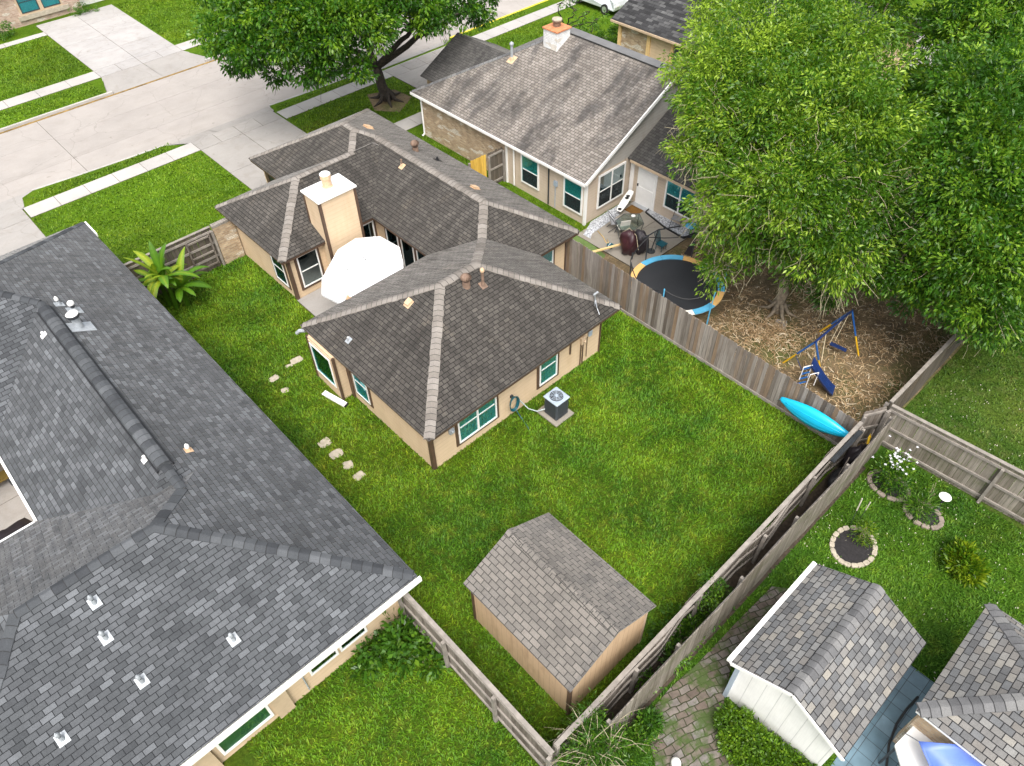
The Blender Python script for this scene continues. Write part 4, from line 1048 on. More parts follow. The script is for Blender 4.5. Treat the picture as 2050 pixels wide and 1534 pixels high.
d = MB(); d.wbox(F,17.2,18.4,0.0,0.3,0.05,0.09); d.build('threshold', M['metal'], dr)
for bx_ in ((21.54,21.66,18.78,18.9,0,2.3),(21.52,21.58,23.9,24.0,0,2.3),(24.55,24.61,18.6,18.8,0,2.2),(24.55,24.61,13.58,13.7,0,2.2)):
    b = MB(); b.box(*bx_); b.build('corner_board', M['white'], N)
b = MB(); b.tube([(21.38,30.4,2.25),(21.5,30.4,2.1),(21.5,30.4,0.15),(21.35,30.4,0.06)], 0.045, 8); b.build('downspout', M['white'], N)
b = MB(); b.tube([(21.38,23.4,2.25),(21.5,23.4,2.1),(21.5,23.4,0.1)], 0.04, 8); b.build('downspout', M['white'], N)
b = MB(); b.tube([(21.53,21.1,2.25),(21.53,21.1,0.1)], 0.035, 8); b.build('downspout', M['dark_metal'], N)
b = MB(); b.box(21.5,21.58,20.55,20.75,1.25,1.5); b.tube([(21.55,20.68,0.1),(21.55,20.68,1.25)], 0.02, 6); b.build('meter', M['ac_top'], N)
# chimney and vent on the neighbour
c = MB(); c.box(25.85,26.75,24.95,25.85,4.3,5.62); c = c.build('chimney', M['white_brick'], N)
k_ = MB(); k_.box(25.80,26.80,24.90,25.90,5.62,5.68); k_.build('chimney_cap', M['terra'], c)
k_ = MB(); k_.lathe((26.35,25.45,5.66), [(0.17,0),(0.19,0.25),(0.25,0.27),(0.25,0.33)], 16); k_.build('flue', M['rust'], c)
k_ = MB(); k_.lathe((26.35,25.45,5.99), [(0.25,0),(0.24,0.04),(0.01,0.05)], 16); k_.build('flue_lid', M['stone'], c)
pipe_vent(N, (24.70, 26.87, 4.15), 0.07, 0.75, M['lead'], M['rust_lt'], (.53,0), cap=M['lead'], flash=0.2)

# ---------------------------------------------------------------- house at the top right and house across the street
O = thing('dark_roofed_house', 'partly seen house at the top edge with a charcoal shingle roof and brick corner', 'house', (41, 23, 0))
b = MB(); b.box(35.75,46,16,29.3,-.1,2.35); b.build('wall', M['beige'], O)
b = MB(); b.box(35.72,35.85,27.2,29.32,-.1,2.34); b.build('brick_wall', M['brick'], O)
plane_slab(O, [(35.4,15,2.4),(41,15,4.9),(41,29.75,4.9),(35.4,29.75,2.4)], M['roof_black'])
plane_slab(O, [(46.6,15,2.4),(41.01,15,4.9),(41.01,29.75,4.9),(46.6,29.75,2.4)], M['roof_black'])
b = MB(); b.add([(35.7,29.3,2.35),(46.3,29.3,2.35),(41,29.3,4.75)], [(2,1,0)]); b.build('gable', M['beige'], O)
b = MB(); b.box(35.34,35.4,15,29.75,2.26,2.38); b.build('gutter', M['tan_trim'], O)
for bx_ in ((35.66,35.74,26.9,27.15,0,2.3),(35.66,35.74,25.2,25.4,0,2.3),(35.6,35.75,29.1,29.3,0,2.3)):
    b = MB(); b.box(*bx_); b.build('trim', M['pale_wood'], O)
b = MB(); b.box(35.70,35.74,22.0,25.15,0.05,2.2); b.build('garage_door', M['ac_grey'], O)
Q2 = thing('brick_house_across_street', 'brick house across the street with a white-framed double window', 'house', (14, 65, 0))
b = MB(); b.box(-6,15.4,61.9,72,-.1,2.7); b.build('wall', M['brick2'], Q2)
b = MB(); b.box(15.4,24,62.6,72,-.1,2.7); b.build('wall', M['white_panel'], Q2)
F = FR('y', 61.9, -1)
w_ = window(Q2, F, 11.55, 12.75, 0.75, 2.1, 1, 'tan_trim', rail=True, tw=0.12, frame='dark_metal', fw=0.05, glass='glass', seed=20)
w_ = window(Q2, F, 13.0, 14.15, 0.75, 2.1, 1, 'tan_trim', rail=True, tw=0.12, frame='dark_metal', fw=0.05, glass='glass', seed=21)
b = MB(); b.wbox(F,11.2,14.6,0.0,0.12,0.35,0.62); b.build('window_sill', M['stone'], Q2)
hip_roof(Q2, -6.6, 24.6, 61.3, 73, 2.8, 0.5, M['roof_tan'], M['white'])

# ---------------------------------------------------------------- fences
def fence(name, label, p, q, h0, h1, mat, rails=+1, bw=0.14, seed=0, posts=2.4, lean=0.0, cap=False, wob=0.0, railmat='rail', rail_z=(0.12,0.5,0.9), group=None, kick=False):
    """boards from p to q (2d); rails on the left (+1) or right (-1) side of p->q"""
    P = Vector((p[0],p[1],0)); Q = Vector((q[0],q[1],0)); d = Q-P; L = d.length; d.normalize(); nrm = Vector((-d.y,d.x,0))*rails
    T = thing(name, label, 'fence', tuple((P+Q)/2), group)
    rr = random.Random(seed); n = int(L/bw); b = MB()
    def off(t): return (math.sin(t*2.1+seed)+0.6*math.sin(t*5.3+seed*2))*wob
    for i in range(n):
        t = (i+0.5)/n; h = h0+(h1-h0)*t+rr.uniform(-.025,.02); c = P+d*(L*t)+nrm*off(t*L*0.5)
        tl = rr.uniform(-.008,.008); w2 = (L/n)/2-0.004; y = rr.uniform(-.004,.004)
        ln = lean*h
        V = []
        for (a, z, s) in ((-w2,0.02,0),(w2,0.02,0),(w2,h-.03,1),(w2*.6,h,1),(-w2*.6,h,1),(-w2,h-.03,1)):
            for e in (-.009,.009): V.append(c+d*(a+tl*s)+nrm*(e+y+ln*s)+Vector((0,0,z)))
        k = 0
        b.add(V, [(0,2,4,6,8,10)[::-1],(1,3,5,7,9,11),(0,1,3,2),(2,3,5,4),(4,5,7,6),(6,7,9,8),(8,9,11,10),(10,11,1,0)])
    b.build('picket_panel', mat, T)
    for z in rail_z:
        r = MB(); m = max(1, int(L/1.2))
        for i in range(m):
            a = i/m; c_ = (i+1)/m
            pa = P+d*L*a+nrm*(0.035+off(a*L*0.5)+lean*z*h0)+Vector((0,0,z*(h0+(h1-h0)*a))); pc = P+d*L*c_+nrm*(0.035+off(c_*L*0.5)+lean*z*h0)+Vector((0,0,z*(h0+(h1-h0)*c_)))
            r.bar(pa, pc, 0.045, 0.09)
        r.build('rail', M[railmat], T)
    npost = max(2, int(L/posts)+1)
    for i in range(npost):
        t = i/(npost-1); t = min(max(t, 0.004), 0.996); h = h0+(h1-h0)*t
        c = P+d*L*t+nrm*(0.10+off(t*L*0.5))
        r = MB(); r.bar(c, c+nrm*lean*h+Vector((0,0,h-0.16)), 0.09, 0.09); r.build('post', M[railmat], T)
    if cap:
        r = MB(); r.bar(P+nrm*lean*h0+Vector((0,0,h0+0.015)), Q+nrm*lean*h0+Vector((0,0,h1+0.015)), 0.12, 0.03); r.build('top_board', M[railmat], T)
    if kick:
        r = MB(); r.bar(P-nrm*0.04+Vector((0,0,0.08)), Q-nrm*0.04+Vector((0,0,0.08)), 0.03, 0.14); r.build('kick_board', M[railmat], T)
    return T
fence('wooden_fence', 'weathered grey-brown board fence with the turquoise kayak leaning on it', (18.36,10.4), (18.36,3.85), 1.80, 1.48, M['wood_side'], +1, seed=3, kick=True, wob=0.01)
fence('wooden_fence', 'darker stretch of board fence between the beige house and the trampoline', (18.36,17.0), (18.36,10.42), 2.08, 1.80, M['wood_side'], +1, seed=4, kick=True)
fence('wooden_fence', 'sagging old board fence right behind the tan shed, nearest the green lawn', (4.3,3.68), (18.15,3.78), 1.68, 1.74, M['wood_rear'], -1, seed=5, wob=0.07, cap=True, lean=0.02)
fence('wooden_fence', 'long pale board fence along the stone path of the rear garden', (5.55,3.08), (19.1,3.10), 1.84, 1.86, M['wood_light'], +1, seed=6, wob=0.015)
fence('wooden_fence', 'pale fence with exposed horizontal rails beside the flowering bush', (19.42,3.42), (19.78,-3.6), 1.82, 1.92, M['wood_light'], -1, seed=7, posts=2.35, cap=True)
fence('wooden_fence', 'dark weathered fence running under the dense green tree at the right edge', (19.5,3.50), (31,3.45), 1.85, 1.85, M['wood_dark'], +1, seed=8, cap=True, wob=0.02)
fence('wooden_fence', 'silvery board fence running down from the corner of the grey-roofed house', (4.08,9.30), (4.10,3.55), 1.80, 1.80, M['wood_rear'], -1, seed=9, cap=True, posts=1.9)
fence('wooden_fence', 'short new yellow board fence between the two houses', (19.55,24.25), (20.45,24.2), 1.85, 1.85, M['wood_yellow'], +1, seed=10, posts=2.0)
fence('wooden_fence', 'short dark gate panel beside the new yellow boards', (20.55,24.2), (21.5,24.2), 1.85, 1.85, M['wood_dark'], -1, seed=11, posts=2.0)
fence('wooden_fence', 'short corner piece of fence between the kayak fence and the rear garden', (18.62,3.9), (19.3,3.5), 1.75, 1.82, M['wood_rear'], -1, seed=12, posts=1.0)
# front fence with its gate and brick pier
T = fence('wooden_fence', 'dark board fence with a gate behind the banana plant', (4.45,27.88), (8.25,27.88), 1.98, 1.98, M['wood_dark'], -1, seed=13, cap=True, rail_z=(0.3,0.62,0.9))
gt = MB(); gt.bar((7.05,27.74,0.3),(7.05,27.74,1.8),0.05,0.06).bar((8.05,27.74,0.3),(8.05,27.74,1.8),0.05,0.06).bar((7.05,27.74,1.7),(8.05,27.74,1.7),0.05,0.07).bar((7.05,27.74,0.95),(8.05,27.74,0.95),0.05,0.07).bar((7.05,27.74,0.35),(8.05,27.74,0.35),0.05,0.07); gt.build('gate_brace', M['wood_rear'], T)
T = thing('brick_pier', 'tan brick wall panel between the dark gate and the beige house', 'wall', (8.75,27.9,0))
b = MB(); b.box(8.33,9.27,27.80,27.98,0,1.9); b.build('masonry', M['brick'], T)
b = MB()
for i in range(9): b.box(8.32+i*0.106,8.32+i*0.106+0.096,27.78,28.0,1.9,2.0)
b.build('coping', M['rail'], T)

# ---------------------------------------------------------------- shed
T = thing('garden_shed', 'tan garden shed with vertical panel siding and a grey-brown shingle roof on the lawn', 'shed', (6.9,6.1,0))
xa, xb, ya, yb = 5.28, 8.47, 4.16, 8.06; ze = 2.12; xm = 6.93; zr = 2.92
b = MB(); b.add([(5.46,4.3,0),(8.3,4.3,0),(8.3,7.95,0),(5.46,7.95,0),(5.46,4.3,ze+.04),(8.3,4.3,ze+.04),(8.3,7.95,ze+.04),(5.46,7.95,ze+.04),(xm,4.3,zr-.07),(xm,7.95,zr-.07)],
    [(0,1,5,8,4),(2,3,7,9,6),(1,2,6,5),(3,0,4,7)]); b.build('wall', M['shed_wall'], T)
plane_slab(T, [(xa,ya,ze),(xm,ya,zr),(xm,yb,zr),(xa,yb,ze)], M['roof_shed'], th=.04)
plane_slab(T, [(xb,ya,ze),(xm,ya,zr),(xm,yb,zr),(xb,yb,ze)], M['roof_shed'], th=.04)
cap_line(T, (xm,ya,zr+.005), (xm,yb,zr+.005), M['roof_shed'], .34, .48, .2, seed=70)
b = MB(); b.box(5.43,5.52,4.27,4.36,0,2.12); b.build('corner_board', M['brown_trim'], T)
b = MB(); b.box(8.24,8.33,4.27,4.36,0,2.12); b.build('corner_board', M['tan_trim'], T)
b = MB(); b.box(5.43,5.52,7.88,7.97,0,2.12); b.build('corner_board', M['brown_trim'], T)
b = MB(); b.bar((5.36,4.27,ze-.08),(xm,4.27,zr-.13),.04,.09).bar((xm,4.27,zr-.13),(8.4,4.27,ze-.08),.04,.09); b.build('rake_board', M['tan_trim'], T)

# ---------------------------------------------------------------- houses of the rear garden
T = thing('white_sided_outbuilding', 'white-panelled outbuilding with a mottled grey shingle roof at the bottom right', 'outbuilding', (10.4,0.45,0))
xa, xb, ya, yb = 8.60, 12.42, -1.02, 1.97; ym = 0.50; ze = 2.2; zr = 3.02
b = MB(); b.add([(8.82,-.82,0),(12.2,-.82,0),(12.2,1.8,0),(8.82,1.8,0),(8.82,-.82,2.25),(12.2,-.82,2.25),(12.2,1.8,2.25),(8.82,1.8,2.25),(8.82,ym,2.93),(12.2,ym,2.93)],
    [(0,1,5,4),(2,3,7,6),(1,2,6,9,5),(3,0,4,8,7)]); b.build('wall', M['white_panel'], T)
plane_slab(T, [(xa,ya,ze),(xb,ya,ze),(xb,ym,zr),(xa,ym,zr)], M['roof_mix'], th=.05)
plane_slab(T, [(xa,yb,ze),(xb,yb,ze),(xb,ym,zr),(xa,ym,zr)], M['roof_mix'], th=.05)
cap_line(T, (xa,ym,zr+.005), (xb,ym,zr+.005), M['cap_mix'], .42, .5, .2, seed=71)
b = MB(); b.box(xa,xb,yb+.005,yb+.12,ze-.10,ze-.0); b.build('gutter', M['white'], T)
b = MB(); b.bar((xa-.02,ya,ze-.06),(xa-.02,ym,zr-.06),.03,.10).bar((xa-.02,ym,zr-.06),(xa-.02,yb,ze-.06),.03,.10); b.build('rake_board', M['white'], T)
b = MB(); b.box(8.76,8.83,1.75,1.86,0,2.2); b.build('corner_board', M['ac_top'], T)
T = thing('mottled_roof_house', 'house corner with a mottled tan and grey hip roof at the bottom right', 'house', (16,-6,0))
hip_roof(T, 10.62, 14.42, -12.5, -1.58, 2.4, 0.5, M['roof_mix'], M['white'])
cap_line(T, (10.66,-1.62,2.42), (12.52,-3.48,3.35), M['cap_mix'], .42, .3, .2, seed=72)
cap_line(T, (14.38,-1.62,2.42), (12.52,-3.48,3.35), M['cap_mix'], .36, .3, .2, seed=73)
cap_line(T, (12.52,-3.48,3.35), (12.52,-10,3.35), M['cap_mix'], .42, .5, .2, seed=74)
b = MB(); b.box(11.2,14.1,-12,-1.95,0,2.3); b.build('wall', M['white_panel'], T)
b = MB(); b.box(10.9,11.2,-2.6,-1.75,0,2.28); b.build('brick_pier', M['brick'], T)
b = MB(); b.box(14.0,14.2,-2.3,-1.9,0,2.3); b.build('corner_board', M['white'], T)
pipe_vent(T, (11.45,-4.6,2.85), 0.05, 0.12, M['dark_metal'], M['white'], (.5,0), flash=0.16)
T = thing('shade_sail', 'glossy blue shade sail stretched under the eave at the bottom right', 'shade sail', (10.3,-2.8,1.6))
def sail_pt(u, v):
    A = Vector((10.30, -1.99, 1.90)); B = Vector((10.74, -2.58, 2.10)); C = Vector((10.9,-4.4,2.15)); D = Vector((9.2,-3.6,1.7))
    p = (A*(1-u)+B*u)*(1-v)+(D*(1-u)+C*u)*v
    p.z += -0.35*math.sin(math.pi*u)*math.sin(math.pi*v)*1.0; return p
b = MB(); n = 12; V = [sail_pt(i/n*1.0, j/n) + Vector((0,0.0,0)) for j in range(n+1) for i in range(n+1)]
b.add(V, [(j*(n+1)+i, j*(n+1)+i+1, (j+1)*(n+1)+i+1, (j+1)*(n+1)+i) for j in range(n) for i in range(n)])
o = b.build('fabric', M['sail'], T, smooth=True); sm = o.modifiers.new('thickness', 'SOLIDIFY'); sm.thickness = 0.012
for (u, v) in ((0,0),(1,0)):
    p = sail_pt(u, v); r_ = MB(); r_.tube([p, p+Vector((.25 if u else -.1,.25 if u else .3,0.08))], .012, 6); r_.build('tie_rope', M['dark_metal'], T)
T = thing('white_porch_awning', 'flat white porch awning below the mottled roof edge', 'awning', (10.9,-2.6,1.3))
b = MB(); b.prism([(10.19, -1.73, 1.20),(11.38, -1.87, 1.20),(11.71, -2.33, 1.20),(11.11, -3.20, 1.20),(10.9,-4.5),(9.0,-2.9)], 1.2, 1.26); b.build('awning_panel', M['white'], T)
b = MB()
for i in range(3):
    p = [(10.19, -1.73, 1.20),(11.38, -1.87, 1.20),(11.71, -2.33, 1.20)][i]; b.tube([(p[0],p[1]-.05,0.02),(p[0],p[1]-.05,1.2)], .03, 6)
b.build('awning_post', M['dark_metal'], T)
T = MB(); T.tube([(12.38, -1.67, 0.06),(11.88, -1.62, 0.05),(11.35, -1.62, 0.05),(10.76, -1.73, 0.05),(10.24, -1.94, 0.05),(8.9,-2.6,.05)], .03, 8)
tag(T.build('black_hose', M['black'], None, smooth=True), 'black hose curving across the blue-grey tiles', 'hose')

# ---------------------------------------------------------------- kayak
K = thing('kayak', 'turquoise kayak lying on its side against the side fence', 'kayak', (18.0,5.1,0.9))
b = MB(); n = 30; m = 16; L0, L1 = 6.38, 3.80; V = []
for i in range(n+1):
    t = i/n; y = L0+(L1-L0)*t
    w = 0.39*(math.sin(math.pi*min(1, max(0, t*0.93+0.035)))**0.95)*(1-0.10*t)+0.02
    dpt = 0.17*math.sin(math.pi*min(1,max(0,t*.94+.03)))**0.6+0.03
    zc = 0.84+0.20*t
    for j in range(m):
        a = 2*math.pi*j/m; cy_ = math.cos(a); sx = math.sin(a)
        q = abs(sx)**0.75*(1 if sx > 0 else -1)
        keel = 0.035*math.exp(-(cy_*5)**2) if sx < 0 else 0
        V.append((18.12+ (q*dpt*(1.0 if sx < 0 else 0.55)) - keel - dpt*.6 - 0.10*(1-t)*0, y, zc+cy_*w+ (q*0.0)))
b.add(V, [(i*m+j, i*m+(j+1)%m, (i+1)*m+(j+1)%m, (i+1)*m+j) for i in range(n) for j in range(m)]+[tuple(range(m))[::-1], tuple(n*m+j for j in range(m))])
b.build('hull', M['kayak'], K, smooth=True)
b = MB()
for s_ in (-1, 1):
    pts = []
    for i in range(3, n-2):
        t = i/n; w = 0.39*(math.sin(math.pi*(t*0.93+0.035))**0.95)*(1-.10*t)*0.42; dpt = 0.17*math.sin(math.pi*(t*.94+.03))**.6+.03
        pts.append((18.12-dpt*1.52, L0+(L1-L0)*t, 0.84+0.20*t+s_*w))
    b.tube(pts, 0.016, 6)
b.build('hull_rib', M['kayak'], K, smooth=True)
b = MB(); b.tube([(17.9,6.30,.95),(17.84,6.36,.9),(17.9,6.40,.84)], .012, 6); b.build('handle', M['black'], K)
T = MB(); T.box(16.2,17.9,3.52,3.66,1.62,1.66)
for i in range(34): T.box(16.2+i*.05,16.225+i*.05,3.52,3.66,1.66,1.70)
tag(T.build('metal_grille', M['dark_metal'], None), 'dark metal grille lying along the top of the sagging rear fence', 'grille')
T = thing('junk_pile', 'pile of black plastic scrap stuffed between the two rear fences', 'scrap', (17.6,3.3,0))
T2 = MB(); T2.blob((17.9,3.38,.5), .45,.24,.5, 3, .4); T2.build('tarp', M['black_cloth'], T, smooth=True)
T2 = MB(); T2.blob((17.0,3.36,.3), .5,.22,.32, 5, .4); T2.build('sheet', M['black'], T, smooth=True)
T2 = MB(); T2.bar((16.2,3.3,.2),(17.3,3.42,1.0),.03,.2); T2.bar((18.1,3.3,.4),(18.6,3.4,1.3),.04,.16); T2.build('plank', M['wood_rear'], T)
T2 = MB(); T2.tube([(18.2,3.3,1.0),(18.35,3.38,1.15),(18.55,3.4,1.1)], .04, 6); T2.build('cable', M['yellow'], T)

# ---------------------------------------------------------------- AC unit, hoses, gutter pipe, stepping stones
A = thing('air_conditioner', 'dark grey air conditioning unit on a concrete pad by the front wall', 'air conditioner', (12.56,11.78,0))
b = MB(); b.box(12.12,13.02,11.28,12.28,0,0.07); b.build('pad', M['patio'], A, bevel=.01)
b = MB(); b.box(12.26,12.86,11.42,12.04,0.08,0.88); b.build('casing', M['ac_grey'], A, bevel=.05)
b = MB()
for i in range(11): b.box(12.252,12.258,11.49+i*.046,11.505+i*.046,.14,.82); b.box(12.33+i*.043,12.342+i*.043,11.412,11.418,.14,.82)
b.build('louvre', M['dark_metal'], A)
b = MB(); b.box(12.23,12.89,11.39,12.07,0.88,0.94); b.build('top_cover', M['ac_top'], A, bevel=.04)
b = MB(); b.lathe((12.56,11.74,.942), [(.245,0),(.235,.015),(.2,.016)], 28); b.build('fan_well', M['black'], A)
b = MB()
for r_ in (.08,.13,.18,.23): b.tube([(12.56+r_*math.cos(i*math.pi/12),11.74+r_*math.sin(i*math.pi/12),.98) for i in range(25)], .007, 5)
for i in range(8): b.bar((12.56,11.74,.98),(12.56+.24*math.cos(i*.785),11.74+.24*math.sin(i*.785),.97),.008,.008)
b.build('fan_guard', M['ac_top'], A)
b = MB(); b.lathe((12.56,11.74,.975), [(.06,0),(.05,.02)], 16); b.build('fan_hub', M['ac_top'], A)
Ho = thing('garden_hose', 'dark teal garden hose coiled on the front wall beside the air conditioner', 'hose', (11.4,12.7,0.6))
b = MB()
for k_ in range(5):
    rx = .17+.012*k_; rz = .30+.012*k_; b.tube([(11.42+rx*math.cos(i*math.pi/14),12.70-.018*k_,.70+rz*math.sin(i*math.pi/14)) for i in range(29)], .016, 6, cap=False)
b.build('coil', M['hose_teal'], Ho, smooth=True)
b = MB(); b.tube([(11.45,12.62,.42),(11.5,12.55,.2),(11.5,12.3,.03),(11.42,12.0,.03),(11.36,11.85,.03)], .016, 6); b.build('free_end', M['hose_teal'], Ho, smooth=True)
b = MB(); b.box(11.37,11.47,12.74,12.82,.92,1.02); b.build('hanger', M['dark_metal'], Ho)
b = MB(); b.tube([(11.66,12.76,.72),(11.8,12.7,.45),(11.95,12.5,.14),(12.1,12.2,.12),(12.28,11.98,.3)], .022, 7)
tag(b.build('coolant_line', M['hose_grey'], None, smooth=True), 'grey insulated line running from the wall to the air conditioner', 'pipe')
b = MB(); b.tube([(11.72,12.74,.55),(11.8,12.6,.25),(11.76,12.35,.02),(11.7,12.2,.02)], .012, 6)
Pp = thing('gutter_pipe', 'white length of gutter pipe lying on the grass beside the bay window', 'pipe', (7.25,17.75,0.06))
b = MB()
b.bar((7.12,18.30,.05),(7.36,17.24,.05),.10,.07).bar((7.22,18.32,.06),(7.46,17.26,.06),.08,.08); b.build('pipe_length', M['white'], Pp)
b = MB(); b.bar((7.36,17.24,.05),(7.37,17.19,.05),.09,.06).bar((7.46,17.26,.06),(7.47,17.21,.06),.07,.07); b.build('pipe_end', M['black'], Pp)
def flat_stone(label, x, y, rx, ry, rot, mat, seed, cat='stepping stone', group='stepping stones in the lawn', name='stepping_stone', h=.03):
    rr = random.Random(seed); n = 12; P = []
    for i in range(n):
        t = 2*math.pi*i/n+.3; r = rr.uniform(.92,1.06); c_ = math.cos(t); s_ = math.sin(t)
        q = 1/max(abs(c_),abs(s_))**.85
        a, b_ = rx*r*q*c_, ry*r*q*s_
        P.append((x+a*math.cos(rot)-b_*math.sin(rot), y+a*math.sin(rot)+b_*math.cos(rot)))
    m_ = MB(); m_.prism(P, 0.0, h)
    return tag(m_.build(name, M[mat], None, bevel=.01), label, cat, group)
for i, (x, y, rx, ry, lb) in enumerate([(7.37,20.50,.24,.16,'largest round stepping stone beside the bay window wall'),(6.99,20.44,.14,.08,'small broken stone next to the largest round stepping stone'),
        (6.24,20.26,.20,.14,'pale stone between the grey roof edge and the large round stone'),(6.22,19.45,.15,.12,'smallest lone stone midway between the grey roof and the white gutter pipe'),
        (5.90,16.33,.21,.19,'square stepping stone farthest up the row of four by the grey roof'),(5.92,15.65,.23,.18,'second stepping stone in the row of four by the grey roof'),
        (5.94,14.98,.17,.17,'third stepping stone in the row of four by the grey roof'),(5.95,14.36,.20,.15,'square stepping stone at the near end of the row of four')]):
    flat_stone(lb, x, y, rx, ry, rnd.uniform(-.4,.4), 'stone', 100+i)
flat_stone('pale flat stone between the two mottled roofs', 13.05, -0.95, .2, .16, .3, 'stone', 140, group='stepping stones in the lawn')

# ---------------------------------------------------------------- trampoline
T = thing('trampoline', 'large round trampoline with blue and orange edge padding and a black net frame', 'trampoline', (20.4,12.75,0))
C0 = Vector((20.42,12.72,0.78)); RX, RY = 1.88, 1.88
b = MB(); b.prism([(C0.x+(RX-.2)*math.cos(i*math.pi/24), C0.y+(RY-.2)*math.sin(i*math.pi/24)) for i in range(48)], .765,.78); b.build('bounce_mat', M['mat_black'], T)
cols = ['sky_blue','sky_blue','orange_pad','sky_blue','sky_blue','orange_pad','orange_pad','white_pad','sky_blue','orange_pad','sky_blue','white_pad']
seg = 12; order = {0:'orange_pad',1:'sky_blue',2:'sky_blue',3:'orange_pad',4:'orange_pad',5:'sky_blue',6:'white_pad',7:'white_pad',8:'sky_blue',9:'orange_pad',10:'sky_blue',11:'sky_blue'}
for s_ in range(seg):
    b = MB(); P = []
    a0 = 2*math.pi*s_/seg; a1 = 2*math.pi*(s_+1)/seg-.01
    A_ = [(C0.x+RX*math.cos(a0+(a1-a0)*i/5), C0.y+RY*math.sin(a0+(a1-a0)*i/5)) for i in range(6)]
    B_ = [(C0.x+(RX-.26)*math.cos(a0+(a1-a0)*i/5), C0.y+(RY-.26)*math.sin(a0+(a1-a0)*i/5)) for i in range(6)]
    b.prism(A_+B_[::-1], .775, .82); b.build('edge_pad', M[order[s_]], T, label={'sky_blue':'sky blue edge pad','orange_pad':'orange edge pad','white_pad':'white edge pad'}[order[s_]])
b = MB(); b.tube([(C0.x+(RX-.03)*math.cos(i*math.pi/18),C0.y+(RY-.03)*math.sin(i*math.pi/18),.76) for i in range(37)], .025, 6); b.build('frame', M['metal'], T)
for s_ in range(6):
    a = math.radians(20+60*s_); x = C0.x+(RX+.03)*math.cos(a); y = C0.y+(RY+.03)*math.sin(a)
    top = 2.0 if s_ in (0,1,2,3) else 1.75
    b = MB(); b.tube([(x,y,0),(x,y,.8),(x+.05*math.cos(a),y+.05*math.sin(a),top)], .028, 8); b.build('net_pole', M['sky_blue' if s_ in (3,4,5) else 'dark_metal'], T)
b = MB(); pts = []
for i in range(49):
    a = math.radians(20)+2*math.pi*i/48; sag = .28*abs(math.sin((a-math.radians(20))*3))
    pts.append((C0.x+(RX+.05)*math.cos(a),C0.y+(RY+.05)*math.sin(a),1.92-sag))
b.tube(pts, .02, 6, cap=False); b.build('net_rope', M['black'], T)
for s_ in range(2):
    a = math.radians(200 if s_ else 20); x = C0.x+(RX+.04)*math.cos(a); y = C0.y+(RY+.04)*math.sin(a)
    b = MB(); tx, ty = -math.sin(a), math.cos(a)
    b.add([(x,y,1.95),(x+tx*.02,y+ty*.02,.85),(x+tx*.34,y+ty*.34,.85),(x+.015,y,1.95),(x+tx*.02+.015,y+ty*.02,.85),(x+tx*.34+.015,y+ty*.34,.85)], [(0,1,2),(5,4,3),(0,2,5,3),(0,3,4,1),(1,4,5,2)]); b.build('net', M['black_cloth'], T)

# ---------------------------------------------------------------- swing set
T = thing('swing_set', 'small swing set with blue and yellow poles, a swing and a navy slide', 'swing set', (21.5,6.5,0))
E1 = Vector((22.74, 6.69, 1.75)); E0 = Vector((20.37, 6.73, 1.75))
b = MB(); b.tube([E1+(E1-E0)*.02, E0-(E1-E0)*.03], .04, 8); b.build('top_bar', M['navy'], T)
def leg(a, foot, cols=('blue','yellow'), fr=.55):
    a = Vector(a); f = Vector((foot[0],foot[1],0)); m_ = a.lerp(f, fr)
    b = MB(); b.tube([a, m_], .035, 8); o = b.build('leg', M[cols[0]], T)
    b = MB(); b.tube([m_, f], .032, 8); b.build('foot_pole', M[cols[1]], o)
leg(E0, (20.43, 7.60)); leg(E1, (22.77, 5.84)); leg(E1, (22.92, 7.57), fr=.62); leg(E0, (20.95, 6.33))
def rope(a, c_, name='rope'):
    b = MB(); b.tube([a, c_], .012, 5); b.build(name, M['rope'], T)
ps = Vector((22.22, 6.74, 0.45)); d = (E1-E0)
rope(E0+d*.72, ps+Vector((-.12,.05,.03))); rope(E0+d*.93, ps+Vector((.12,-.02,.03)))
b = MB(); q_ = Vector((22.31, 6.20, 0.35)); b.bar(ps+Vector((-.1,.05,0)), q_, .16, .04); b.build('swing_seat', M['navy'], T)
ps = Vector((20.74, 6.50, 0.55)); rope(E0+d*.08, ps+Vector((-.2,.08,0))); rope(E0+d*.28, ps+Vector((.15,-.05,0)))
b = MB(); b.bar(Vector((20.58, 6.59, 0.70)), Vector((20.78, 6.42, 0.40)), .24, .05); b.build('swing_seat', M['navy'], T)
sa = Vector((19.98, 6.46, 1.05)); sb = Vector((20.33, 5.49, 0.10))
b = MB(); n = 10; V = []
for i in range(n+1):
    t = i/n; p = sa.lerp(sb, t); p.z = 1.05*(1-t)**1.25+.08; dd = (sb-sa).normalized(); sd_ = Vector((-dd.y,dd.x,0)).normalized()
    for (o_, h_) in ((-.24,.14),(-.19,.0),(.19,.0),(.24,.14)): V.append(p+sd_*o_+Vector((0,0,h_)))
b.add(V, [(i*4+j, i*4+j+1, (i+1)*4+j+1, (i+1)*4+j) for i in range(n) for j in range(3)])
o = b.build('slide', M['navy'], T, smooth=False); sm = o.modifiers.new('thickness', 'SOLIDIFY'); sm.thickness = .02
b = MB(); p = sa+Vector((-.28,-.02,0))
for k_ in range(2):
    q_ = p+Vector((.0,-.30*k_,-.15*k_)); b.tube([q_+Vector((-.1,.1,-.55)), q_+Vector((-.1,.1,.1)), q_+Vector((.2,-.05,.1)), q_+Vector((.2,-.05,-.55))], .018, 6)
b.build('handrail', M['white'], T)
b = MB()
for k_ in range(4): b.bar(p+Vector((-.1,.1,-.25*k_)), p+Vector((.2,-.05,-.25*k_)), .05, .03)
b.build('ladder_step', M['blue'], T)
